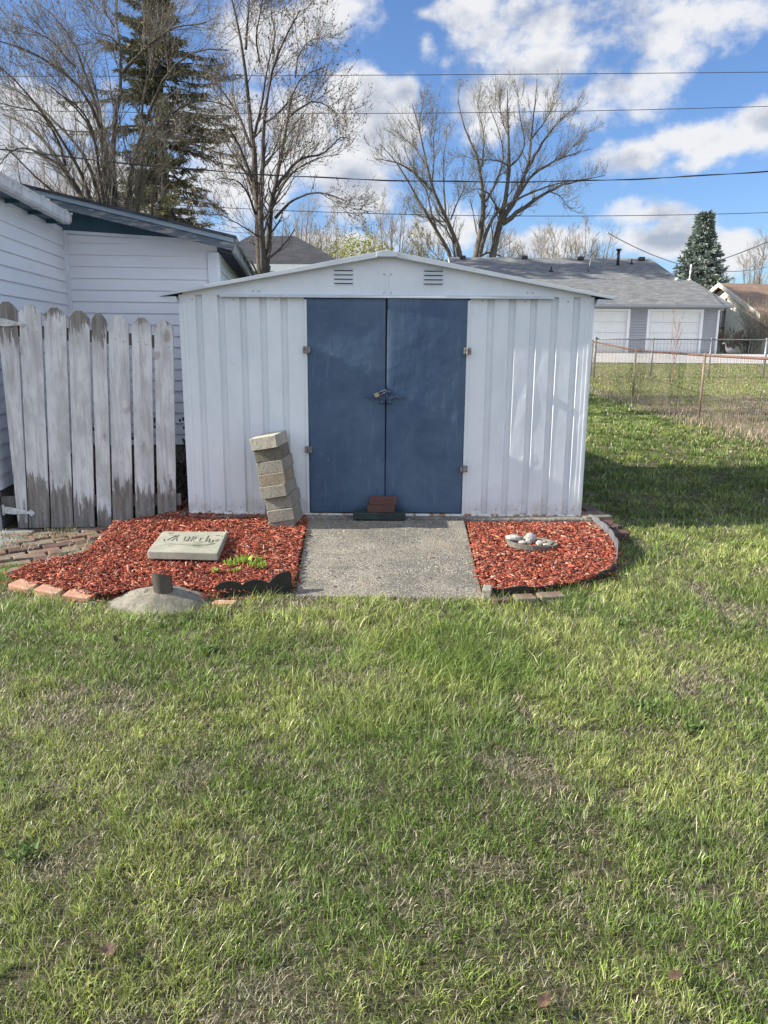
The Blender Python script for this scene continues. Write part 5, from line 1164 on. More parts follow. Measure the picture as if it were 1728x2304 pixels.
    for i in range(9): b.bb(c.x-1.0+i*.145, c.x-.95+i*.145, 49.01, 49.05, c.z-.42, c.z+.45)
    for x in (c.x-1.0, c.x+.12): b.bb(x, x+.1, 49, 49.1, .9, c.z+1.3)
    b.build('balcony', M['old_wood'], t)
brown_house()
def hip_house():
    Y = 24.0; t = thing('hip_roof_house', 'dark shingle hip roofed house between the white house and the shed ridge', 'house', (-4, 28, .3))
    A = PY(562, 531, Y+3); B_ = PY(665, 531, Y+3); C_ = PY(762, 583, Y); L0 = PY(548, 620, Y-0.5); 
    zr = (A.z+B_.z)/2; slope = (B_.x, C_.x); drop = zr-C_.z; ze = C_.z-.2; dx = C_.x+.3-B_.x
    yf = Y-.2; yb = Y+7
    E1 = Vector((B_.x+dx, yf, ze)); E0 = Vector((A.x-dx*.55, yf, ze)); R0 = Vector((A.x, Y+3, zr)); R1 = Vector((B_.x, Y+3, zr)); K0 = Vector((A.x-dx*.55, yb, ze)); K1 = Vector((B_.x+dx, yb, ze))
    b = MB(); th = Vector((0, 0, -.12)); V = [E0, E1, K1, K0, R0, R1]; b.add(V, [(0, 1, 5, 4), (1, 2, 5), (2, 3, 4, 5), (3, 2, 1, 0)]); b.add([E0, K0, R0], [(0, 1, 2)], 1)
    r = b.build('roof', [M['shingle_dark'], M['shingle_weathered']], t)
    b = MB(); b.bb(E0.x, E1.x, yf-.05, yf, ze-.18, ze+.02); b.build('fascia_board', M['gar_trim'], r)
    b = MB(); b.bb(E0.x+.4, E1.x-.4, yf+.4, yb-.4, .2, ze-.05); b.build('wall', M['tan_siding'], t)
hip_house()

# ------------------------------------------------------------------ chain link fences
def chainlink(pts, h, cell, wr):
    """diamond mesh as woven zigzag wires between post points"""
    V = []; Q = []; base = 0
    for a, c in zip(pts[:-1], pts[1:]):
        a = Vector(a); c = Vector(c); L_ = (Vector((c.x, c.y, 0))-Vector((a.x, a.y, 0))).length; d = (c-a)/L_; n = int(L_/cell); perp = Vector((-d.y, d.x, 0)).normalized()
        m = int(h/(cell*.5))
        for i in range(n+1):
            for s in (0, 1):
                P = []
                for k in range(m+1):
                    x = min(max(i*cell+(cell*.5 if (k+s) % 2 else 0), 0), L_); P.append(a+d*x+Vector((0, 0, .04+k*h/m)))
                for p, q in zip(P[:-1], P[1:]):
                    dr = (q-p); r = dr.cross(perp).normalized()*wr; o = perp*wr
                    for e in (p, q): V += [tuple(e+r), tuple(e-r*.5+o), tuple(e-r*.5-o)]
                    for j in range(3): Q.append((base+j, base+(j+1) % 3, base+3+(j+1) % 3, base+3+j))
                    base += 6
    return np.array(V), np.array(Q)
def wire_fence(name, label, posts, h, cell, wr, pr, rr, mp, mr, mw, corner=()):
    P = [Vector((x, y, float(terr(x, np.float64(y))))) for x, y in posts]; c = P[len(P)//2]
    t = thing(name, label, 'fence', c)
    for i, p in enumerate(P):
        b = MB(); k = 1.5 if i in corner else 1; b.tube([p-Vector((0, 0, .1)), p+Vector((0, 0, h+(.06 if k > 1 else .01)))], pr*k, 10); b.ball(p+Vector((0, 0, h+.03)), pr*k*1.15, seg=10, rings=6); b.build('post', mp, t)
    b = MB(); b.tube([p+Vector((0, 0, h+.01)) for p in P], rr, 8); b.build('top_rail', mr, t)
    V, Q = chainlink(P, h, cell, wr); npmesh('wire_mesh', V, Q, None, [mw], parent=t)
npost = [(5.42, 5.2), (5.50, 9.6), (G(1572, 948).x, G(1572, 948).y), (G(1423, 899).x, G(1423, 899).y), (G(1322, 874).x, G(1322, 874).y)]
wire_fence('wire_fence', 'near chain link fence with rusty brown top rail, right of the shed', npost, 1.20, .085, .0023, .024, .021, M['rust_post'], M['rust_rail'], M['wire_old'])
fy = 25.6
fx = [PY(p, 800, fy).x for p in (1338, 1467, 1598, 1722, 1850)]
wire_fence('wire_fence', 'far silver chain link fence in front of the driveway, parallel to the garage', [(x, fy) for x in fx], 1.22, .11, .0022, .03, .022, M['galv'], M['galv'], M['galv'], corner=(0, 3))
gfx = PY(1332, 800, 24.6).x
wire_fence('wire_fence', 'short end panel of silver chain link fence beside the shed roof corner', [(gfx-.25, 24.0), (gfx-.08, 24.9), (fx[0]-.12, 25.5)], 1.16, .11, .0022, .03, .02, M['galv'], M['galv'], M['galv'])
p = G(1722, 868); b = MB(); b.tube([(p.x+.15, p.y, -.05), (p.x+.13, p.y, .25), (p.x+.16, p.y, 1.0), (p.x+.15, p.y, 1.62)], [.24, .13, .11, .10], 10); o = b.build('tree_stump', M['bark_far']); roughen(o, .12, .012, 3); tag(o, 'pale grey weathered stump-like trunk at the right edge by the far fence', 'stump')
# small things in the yards
def solar_light():
    p = G(1507, 877); t = thing('garden_light', 'small dark capped garden stake light in the yard behind the rusty fence', 'garden light', (p.x, p.y, 0))
    b = MB(); b.tube([(p.x, p.y, 0), (p.x, p.y, .20)], .03, 8); b.build('stake', M['white_plastic'], t)
    b = MB(); b.tube([(p.x, p.y, .20), (p.x, p.y, .23), (p.x, p.y, .30)], [.12, .13, .05], 12); b.build('cap', M['vent'], t)
    b = MB(); b.tube([(p.x, p.y, .14), (p.x, p.y, .20)], [.07, .09], 10); b.build('lamp_glass', M['white_plastic'], t)
solar_light()
def goose():
    p = PY(1638, 793, 36.6); z = float(terr(0., np.float64(36.6))); x, y = p.x, p.y
    b = MB(); sk = [((-.36, 0, .62), .015), ((-.27, 0, .66), .05), ((-.22, 0, .66), .06), ((-.17, 0, .58), .04), ((-.14, 0, .44), .045), ((-.10, 0, .34), .08), ((.0, 0, .27), .15), ((.14, 0, .25), .165), ((.30, 0, .20), .12), ((.46, 0, .16), .03)]
    b.tube([(x+a*.85, y, z+c*.78+.02) for (a, _, c), r in sk], [r*.75 for _, r in sk], 12)
    o = b.build('goose_statue', M['galv']); tag(o, 'pale goose statue standing beside the driveway, right of the garage', 'statue')
goose()
# ------------------------------------------------------------------ trees
def resample(P, K):
    P = np.array(P, float); d = np.r_[0, np.cumsum(np.linalg.norm(np.diff(P, axis=0), axis=1))]; t = np.linspace(0, d[-1], K)
    # smooth with a Catmull-like pass
    Q = np.stack([np.interp(t, d, P[:, i]) for i in range(3)], -1)
    for _ in range(2): Q[1:-1] = .25*Q[:-2]+.5*Q[1:-1]+.25*Q[2:]
    return Q
def tubes_np(P, Rr, ns):
    """P (n,K,3), Rr (n,K) -> verts, quads"""
    n, K, _ = P.shape; T = np.empty_like(P); T[:, 1:-1] = P[:, 2:]-P[:, :-2]; T[:, 0] = P[:, 1]-P[:, 0]; T[:, -1] = P[:, -1]-P[:, -2]
    T /= np.linalg.norm(T, axis=2, keepdims=True)+1e-9; ref = np.where(np.abs(T[:, :1, 2:3]) < .9, np.array([0, 0, 1.]), np.array([1., 0, 0]))
    A = np.cross(T, np.broadcast_to(ref, T.shape)); A /= np.linalg.norm(A, axis=2, keepdims=True)+1e-9; B_ = np.cross(T, A)
    a = np.arange(ns)*2*np.pi/ns
    V = P[:, :, None]+(A[:, :, None]*np.cos(a)[:, None]+B_[:, :, None]*np.sin(a)[:, None])*Rr[:, :, None, None]
    i = np.arange(n)[:, None, None]*K*ns+np.arange(K-1)[None, :, None]*ns; k = np.arange(ns)[None, None, :]
    q = np.stack([i+k, i+(k+1) % ns, i+ns+(k+1) % ns, i+ns+k], -1).reshape(-1, 4)
    return V.reshape(-1, 3), q
def spawn(P, Rr, n, t0, t1, L0, ang, up, K, wob, rf=.55, rmin=.004, taper=.35, lenprop=True, t_bias=1.0, droop=0):
    """children of a set of branches"""
    m, KP, _ = P.shape; tot = m*n; pi = np.repeat(np.arange(m), n); t = t0+(t1-t0)*(rng.random(tot)**t_bias)
    f = t*(KP-1); i0 = np.minimum(f.astype(int), KP-2); fr = (f-i0)[:, None]
    pos = P[pi, i0]*(1-fr)+P[pi, i0+1]*fr; tan = P[pi, i0+1]-P[pi, i0]; plen = np.linalg.norm(np.diff(P, axis=1), axis=2).sum(1)[pi]
    tan /= np.linalg.norm(tan, axis=1, keepdims=True)+1e-9
    rnd = rng.normal(size=(tot, 3)); perp = rnd-tan*(rnd*tan).sum(1, keepdims=True); perp /= np.linalg.norm(perp, axis=1, keepdims=True)
    a = np.radians(rng.normal(ang, 9, tot))[:, None]; d = tan*np.cos(a)+perp*np.sin(a)
    L = L0*(1.15-.75*t)*(.6+.7*rng.random(tot)) if lenprop else L0*(1.16-.74*t)*(.45+.9*rng.random(tot))
    if lenprop: L = L*plen
    r0 = np.minimum((Rr[pi, i0]*(1-fr[:, 0])+Rr[pi, i0+1]*fr[:, 0])*rf, 1e9); r0 = np.maximum(r0, rmin)
    C = np.empty((tot, K, 3)); C[:, 0] = pos
    for k in range(1, K):
        d = d+np.array([0, 0, up-droop*k/K])/K*2.2+rng.normal(0, wob, (tot, 3)); d /= np.linalg.norm(d, axis=1, keepdims=True)
        C[:, k] = C[:, k-1]+d*(L/(K-1))[:, None]
    RR = np.maximum(r0[:, None]*np.linspace(1, taper, K)[None], rmin*.8)
    return C, RR
def buds(P, n, s, tlo=.35):
    m, K, _ = P.shape; pi = rng.integers(0, m, n); t = (tlo+(1-tlo)*rng.random(n))*(K-1); i0 = np.minimum(t.astype(int), K-2); f = (t-i0)[:, None]
    c = P[pi, i0]*(1-f)+P[pi, i0+1]*f+rng.normal(0, s*.4, (n, 3)); a = rng.normal(size=(n, 3)); a /= np.linalg.norm(a, axis=1, keepdims=True); b_ = np.cross(a, rng.normal(size=(n, 3))); b_ /= np.linalg.norm(b_, axis=1, keepdims=True)
    s = s*(.5+rng.random(n))[:, None]; V = np.stack([c-a*s, c+b_*s*.45, c+a*s, c-b_*s*.45], 1).reshape(-1, 3); i = np.arange(n)*4
    return V, np.stack([i, i+1, i+2, i+3], -1)
def bare_tree(name, label, group, limbs, base, levels, bark, twig, bud=None, KL=14, buds_n=0, bud_s=.05, ns=8):
    """limbs: list of (points, r0, r1). levels: list of spawn settings; level i grows from level i-1 (and limbs)"""
    t = thing(name, label, 'tree', base, group)
    LP = np.stack([resample(p, KL) for p, _, _ in limbs]); LR = np.stack([np.linspace(1, 0, KL)**1.25*(a-b_)+b_ for _, a, b_ in limbs])*.86
    LP[:, 1:-1] += rng.normal(0, 1, LP[:, 1:-1].shape)*LR[:, 1:-1, None]*.25
    V, Q = tubes_np(LP, LR, ns); npmesh('trunk', V, Q, None, [bark], parent=t, smooth=True)
    src = [(LP, LR)]; VV = []; QQ = []; base_i = 0; last = None
    for lv in levels:
        out = []
        for P, Rr in (src if lv.get('all') else src[-1:]):
            k = dict(lv); k.pop('all', None); nn = k.pop('n'); sd = k.pop('sides', 4); out.append(spawn(P, Rr, nn, **k))
        if len(out) > 1:
            out = [(np.concatenate([o[0] for o in out]), np.concatenate([o[1] for o in out]))]
        src.append(out[0]); V, Q = tubes_np(out[0][0], out[0][1], sd); VV.append(V); QQ.append(Q+base_i); base_i += len(V); last = out[0]
    V = np.concatenate(VV); Q = np.concatenate(QQ); mi = np.zeros(len(Q), int); mats = [twig]
    if buds_n:
        bv, bq = buds(last[0], buds_n, bud_s); Q = np.concatenate([Q, bq+len(V)]); V = np.concatenate([V, bv]); mi = np.r_[mi, np.ones(len(bq), int)]; mats.append(bud)
    npmesh('crown', V, Q, None, mats, parent=t, mi=mi)
    return t
def tr(pts, sc, ox, oy, Y, depth=0.0, seed=0):
    """trace of a limb: photograph pixels turned into points round distance Y, wandering in depth"""
    r = random.Random(seed); n = len(pts); dy = r.uniform(-1, 1)*depth; out = []
    for i, (a, b_) in enumerate(pts):
        y = Y+dy*(i/(n-1))**1.2; out.append(tuple(PY(a/sc+ox, b_/sc+oy, y)))
    return out
def trees():
    # many-stemmed tree behind the white house
    Y = 19.0; S_ = 3.19
    L = [([(800,2000),(700,1640),(580,1400),(470,1210),(310,1000),(240,940),(140,850),(20,820)],.10,.022),([(760,2000),(680,1640),(660,1400),(520,1120),(420,940),(270,760),(90,540),(0,480)],.075,.015),
         ([(780,2000),(740,1600),(720,1400),(640,1120),(500,980),(350,830),(200,680),(30,600),(-60,590)],.065,.014),([(800,2000),(770,1600),(730,1400),(690,1050),(660,880),(560,770),(440,690),(340,600)],.075,.012),
         ([(820,2000),(790,1600),(760,1250),(740,950),(640,650),(560,580),(470,520),(380,470),(270,380),(180,320),(90,285),(-20,290)],.10,.014),([(830,2000),(800,1600),(790,1280),(750,1000),(690,720),(620,560),(590,460),(545,340),(500,190),(440,130),(320,50),(250,10)],.095,.012),
         ([(840,2000),(820,1600),(820,1300),(812,960),(850,700),(885,520),(872,330),(830,180),(822,30),(850,-120)],.105,.02),([(884,520),(960,430),(1060,330),(1150,260),(1240,185),(1400,180),(1480,160)],.045,.012),
         ([(870,2000),(880,1640),(905,1400),(960,1120),(1040,950),(1080,720),(1200,520),(1320,350),(1430,320),(1540,350),(1640,360)],.085,.014),([(900,2000),(980,1640),(1000,1400),(1020,1080),(1100,920),(1200,830),(1300,750),(1450,675),(1600,730),(1690,790)],.075,.014),
         ([(1020,1060),(1010,850),(1035,620),(1110,420),(1120,200),(1130,20)],.04,.012),([(830,2000),(640,1560),(380,1370),(250,1280),(150,1150),(40,1060)],.055,.016),([(560,1380),(440,1180),(160,1040),(60,1090),(0,1180)],.04,.012),
         ([(690,1060),(660,900),(590,800),(520,730),(400,660)],.035,.01),([(470,1190),(420,1000),(330,870),(300,800),(160,780),(0,740)],.035,.01),([(640,660),(500,560),(400,450),(260,440),(140,480)],.028,.008),
         ([(545,480),(470,420),(400,310),(300,250),(190,190)],.028,.008),([(820,190),(760,100),(740,-40)],.02,.008),([(860,330),(780,250),(680,240)],.018,.006),([(740,960),(700,700),(640,480),(560,330),(420,200)],.03,.01),
         ([(1150,2000),(1100,1640),(1080,1400),(1180,1180),(1250,1050),(1290,930)],.04,.01),([(940,2000),(940,1640),(900,1400),(940,1150),(1040,1020),(1120,980)],.04,.01)]
    limbs = [(tr(p, S_, 0, 0, Y, 2.2, i), a*1.2, c) for i, (p, a, c) in enumerate(L)]
    bare_tree('bare_tree', 'wide many-stemmed bare tree with arching limbs, behind the white house', 'bare trees', limbs, PY(262, 700, Y)*1.0, [
        dict(n=10, t0=.2, t1=1, L0=1.7, lenprop=False, ang=34, up=.30, K=9, wob=.09, rf=.36, rmin=.006, sides=4), dict(n=7, t0=.1, t1=1, L0=.85, lenprop=False, ang=36, up=.25, K=6, wob=.11, rf=.45, rmin=.0036, sides=3, all=True),
        dict(n=6, t0=.1, t1=1, L0=.42, lenprop=False, ang=34, up=.2, K=4, wob=.11, rf=.6, rmin=.0020, sides=3)], M['bark'], M['twig'], M['bud'], buds_n=9000, bud_s=.018)
    # upright maple just left of the shed ridge
    Y = 15.5; S_ = 3.567; ox = 440
    L = [([(545,2700),(535,2300),(530,2160),(505,1950),(490,1650),(470,1400),(450,1100),(430,800),(400,450),(350,200),(290,0),(260,-120)],.125,.016),([(545,2300),(530,1950),(520,1500),(540,1100),(570,850),(600,600),(620,450),(700,300),(790,220),(840,80)],.085,.012),
         ([(550,2300),(560,2000),(600,1700),(650,1500),(700,1200),(740,950),(770,750),(800,620),(900,560),(1040,540)],.08,.012),([(650,1500),(720,1400),(860,1250),(1000,1260),(1080,1200),(1170,1060),(1260,1130)],.04,.008),([(600,1700),(660,1560),(740,1420),(860,1320),(1000,1260),(1150,1240)],.035,.008),
         ([(480,1720),(420,1540),(330,1440),(180,1430)],.03,.008),([(465,1560),(410,1400),(330,1290),(200,1265)],.03,.008),([(455,1440),(360,1180),(280,1040),(190,960)],.032,.008),([(440,1180),(370,960),(260,800),(150,640),(60,560),(10,500)],.035,.008),
         ([(640,1750),(700,1680),(780,1600),(950,1540),(1100,1560),(1240,1640)],.035,.008),([(470,1100),(520,900),(560,650),(590,480),(620,380)],.035,.010),([(402,400),(415,200),(430,50),(425,-120)],.03,.010),([(540,1350),(600,1280),(680,1080),(730,960)],.028,.010),
         ([(735,950),(820,880),(950,800),(1080,860),(1160,930)],.028,.007),([(545,1000),(650,920),(760,800),(860,760)],.022,.007),([(560,1980),(480,1880),(350,1800),(160,1700)],.022,.006),([(640,1620),(570,1480),(640,1330),(760,1180)],.02,.006),([(515,500),(480,300),(520,100),(540,-60)],.022,.008),([(620,430),(640,250),(600,90),(620,-80)],.022,.008),([(800,620),(820,450),(900,330),(1010,300)],.02,.006)]
    limbs = [(tr(p, S_, ox, 0, Y, 1.6, 50+i), a, c) for i, (p, a, c) in enumerate(L)]
    bare_tree('bare_tree', 'upright bare maple with small buds, standing between the white house and the shed ridge', 'bare trees', limbs, PY(590, 760, Y), [
        dict(n=11, t0=.2, t1=1, L0=1.15, lenprop=False, ang=40, up=.30, K=9, wob=.08, rf=.34, rmin=.0042, sides=4), dict(n=5, t0=.12, t1=1, L0=.58, lenprop=False, ang=40, up=.3, K=6, wob=.10, rf=.45, rmin=.0026, sides=3, all=True), dict(n=4, t0=.15, t1=1, L0=.30, lenprop=False, ang=38, up=.3, K=4, wob=.10, rf=.6, rmin=.0017, sides=3)], M['bark'], M['twig_dark'], M['bud'], buds_n=16000, bud_s=.017)
    # two trees behind the grey roof
    Y = 57.0; S_ = 2.86; ox, oy = 820, 150
    A = [([(640,1420),(630,1215),(550,1030),(510,920),(430,780),(400,650),(370,450),(310,250)],.26,.03),([(590,1420),(560,1215),(460,1040),(350,870),(290,760),(220,620),(100,500)],.22,.025),([(440,800),(330,690),(230,620),(60,590)],.13,.02),([(520,950),(510,750),(510,560),(530,450)],.10,.02),
         ([(555,985),(600,870),(660,740),(720,650)],.07,.015),([(400,650),(330,520),(180,400)],.09,.015),([(590,1320),(575,1160),(545,1060),(440,960)],.13,.03),([(510,1000),(430,975),(370,965),(300,930)],.06,.02),([(430,780),(450,600),(440,480),(470,330)],.07,.015),([(460,1040),(420,900),(410,800),(330,700),(260,540)],.09,.015),([(370,500),(350,380),(370,260)],.05,.012),([(600,1480),(540,1300),(430,1180),(400,1160)],.07,.02)]
    lv = [dict(n=11, t0=.2, t1=1, L0=2.3, lenprop=False, ang=34, up=.45, K=9, wob=.07, rf=.30, rmin=.014, sides=4), dict(n=7, t0=.1, t1=1, L0=1.1, lenprop=False, ang=34, up=.35, K=6, wob=.08, rf=.42, rmin=.0075, sides=3, all=True), dict(n=3, t0=.15, t1=1, L0=.55, lenprop=False, ang=32, up=.3, K=4, wob=.10, rf=.55, rmin=.0055, sides=3)]
    limbs = [(tr(p, S_, ox, oy, Y, 3, 90+i), a, c) for i, (p, a, c) in enumerate(A)]
    bare_tree('bare_tree', 'bare tree with three leaning stems, just right of the shed ridge', 'bare trees', limbs, (PY(1030, 700, Y).x, Y, .9), lv, M['bark_far'], M['twig'], M['bud_green'], buds_n=3200, bud_s=.042)
    B_ = [([(700,1420),(720,1215),(750,1050),(780,870),(760,780),(750,640),(690,480),(620,380),(600,200)],.34,.03),([(730,1400),(740,1180),(790,1020),(830,940),(930,870),(1100,800),(1250,740),(1450,720)],.22,.025),([(780,870),(830,780),(900,620),(880,450),(800,250)],.12,.02),([(800,1420),(820,1215),(860,1080),(880,1000),(920,800),(935,640),(925,450),(920,150)],.36,.03),
         ([(880,1000),(980,850),(1060,640),(1070,450),(1100,250),(1110,80)],.22,.025),([(890,1010),(1020,910),(1180,800),(1300,750),(1550,700)],.22,.02),([(980,840),(1080,690),(1250,590),(1450,530)],.14,.02),([(1060,640),(1120,530),(1200,400),(1330,280),(1380,250)],.13,.02),([(935,640),(980,620),(1040,500),(1000,330),(980,120)],.09,.015),
         ([(880,960),(800,810),(720,780),(650,820)],.09,.02),([(760,640),(770,450),(740,300),(720,200)],.08,.015),([(925,450),(880,330),(860,180)],.06,.014),([(1070,470),(1180,330),(1230,150)],.07,.014),([(1180,800),(1260,830),(1330,930)],.06,.012),([(935,640),(860,600),(700,600),(620,560)],.07,.014),([(740,1220),(800,1195),(880,1220)],.10,.06),([(1080,690),(1180,640),(1300,560),(1420,420)],.06,.012)]
    limbs = [(tr(p, S_, ox, oy, Y+.5, 3.4, 130+i), a, c) for i, (p, a, c) in enumerate(B_)]
    bare_tree('bare_tree', 'largest bare tree behind the grey roof, its fan of limbs reaching right', 'bare trees', limbs, (PY(1100, 700, Y).x, Y+.5, .9), lv, M['bark_far'], M['twig'], M['bud_green'], buds_n=4200, bud_s=.042)
    # the pale thickets along the horizon
    def far_tree(px, pw, ptop, Y, label, twig, n=9, name='bare_tree', seed=0, bud=None, bn=0, bs=.1, pb=790):
        r = random.Random(seed); c = PY(px, ptop, Y); x = c.x; g0 = .9; Hh = c.z-g0; Wd = pw/1772*Y; L = []
        for i in range(n):
            a = (i+.5)/n*2-1; q = a+r.uniform(-.12, .12); top = Hh*(1-.32*abs(q)**1.6)*r.uniform(.82, 1.0); dy = r.uniform(-.35, .35)*Wd
            L.append(([(x+q*.15, Y, g0), (x+q*.20*Wd, Y+dy*.3, g0+top*.33), (x+q*.40*Wd, Y+dy*.7, g0+top*.66), (x+q*.56*Wd, Y+dy, g0+top)], .012*Hh+.05, .02))
        k = Y/60
        bare_tree(name, label, 'bare trees far behind', L, (x, Y, g0), [dict(n=12, t0=.2, t1=1, L0=.36, ang=34, up=.35, K=6, wob=.09, rf=.4, rmin=.015*k, sides=3), dict(n=9, t0=.1, t1=1, L0=.45, ang=36, up=.25, K=5, wob=.11, rf=.5, rmin=.009*k, sides=3, all=True), dict(n=3, t0=.1, t1=1, L0=.55, ang=36, up=.2, K=3, wob=.1, rf=.6, rmin=.006*k, sides=3)], M['bark_far'], twig, bud, buds_n=bn, bud_s=bs, ns=6)
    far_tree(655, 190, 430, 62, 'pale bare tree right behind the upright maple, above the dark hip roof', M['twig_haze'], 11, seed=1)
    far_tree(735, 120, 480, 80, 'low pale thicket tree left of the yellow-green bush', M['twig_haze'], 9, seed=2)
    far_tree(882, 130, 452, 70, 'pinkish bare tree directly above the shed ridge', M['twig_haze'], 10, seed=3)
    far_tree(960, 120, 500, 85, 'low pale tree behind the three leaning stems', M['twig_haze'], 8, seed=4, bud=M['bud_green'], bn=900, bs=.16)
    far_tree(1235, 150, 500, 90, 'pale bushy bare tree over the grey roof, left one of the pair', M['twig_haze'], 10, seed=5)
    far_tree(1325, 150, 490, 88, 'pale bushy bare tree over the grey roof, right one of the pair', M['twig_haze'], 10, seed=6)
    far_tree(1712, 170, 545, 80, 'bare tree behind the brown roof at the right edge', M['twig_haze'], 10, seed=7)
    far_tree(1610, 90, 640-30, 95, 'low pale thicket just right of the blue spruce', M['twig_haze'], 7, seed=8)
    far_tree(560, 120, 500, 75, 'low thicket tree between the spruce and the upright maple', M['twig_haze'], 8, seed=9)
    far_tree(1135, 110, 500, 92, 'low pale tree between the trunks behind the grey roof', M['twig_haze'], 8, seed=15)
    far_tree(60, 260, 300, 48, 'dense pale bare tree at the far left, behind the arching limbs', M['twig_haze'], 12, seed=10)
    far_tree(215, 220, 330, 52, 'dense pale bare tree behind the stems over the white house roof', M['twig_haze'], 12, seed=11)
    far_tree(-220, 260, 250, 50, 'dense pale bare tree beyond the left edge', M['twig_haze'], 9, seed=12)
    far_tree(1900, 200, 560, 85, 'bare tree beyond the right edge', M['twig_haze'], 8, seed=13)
trees()
def leaf_cloud(C, n_each, s, spread, col0, col1):
    m = len(C); n = m*n_each; c = np.repeat(C, n_each, 0)+rng.normal(0, 1, (n, 3))*spread
    a = rng.normal(size=(n, 3)); a /= np.linalg.norm(a, axis=1, keepdims=True); b_ = np.cross(a, rng.normal(size=(n, 3))); b_ /= np.linalg.norm(b_, axis=1, keepdims=True)
    ss = s*(.6+.8*rng.random(n))[:, None]; V = np.stack([c-a*ss, c+b_*ss*.5, c+a*ss, c-b_*ss*.5], 1).reshape(-1, 3); i = np.arange(n)*4
    t = rng.random((n, 1)); col = np.repeat((np.array(col0)*(1-t)+np.array(col1)*t)[:, None], 4, 1).reshape(-1, 3)
    return V, np.stack([i, i+1, i+2, i+3], -1), col
def bush():
    c = PY(806, 560, 66); C = np.column_stack([rng.normal(c.x, 1.9, 210), rng.normal(66, 1.2, 210), np.zeros(210)]); top = PY(806, 536, 66).z
    C[:, 2] = top-np.abs(rng.normal(0, 1, 210))*1.5-.35*(C[:, 0]-c.x)**2*.35
    V, Q, col = leaf_cloud(C, 13, .10, .36, (.15, .17, .04), (.36, .36, .09))
    t = thing('flowering_bush', 'yellow-green leafy bush rising behind the left slope of the shed roof', 'bush', (c.x, 66, .9)); npmesh('crown', V, Q, None, [M['tint_leaf']], parent=t, col=col)
    b = MB(); 
    for i in range(6): b.tube([(c.x, 66, .9), (c.x+random.uniform(-.8, .8), 66+random.uniform(-.6, .6), top-2.5), (c.x+random.uniform(-1.6, 1.6), 66, top-1)], [.09, .06, .02], 6)
    b.build('trunk', M['bark_far'], t)
bush()
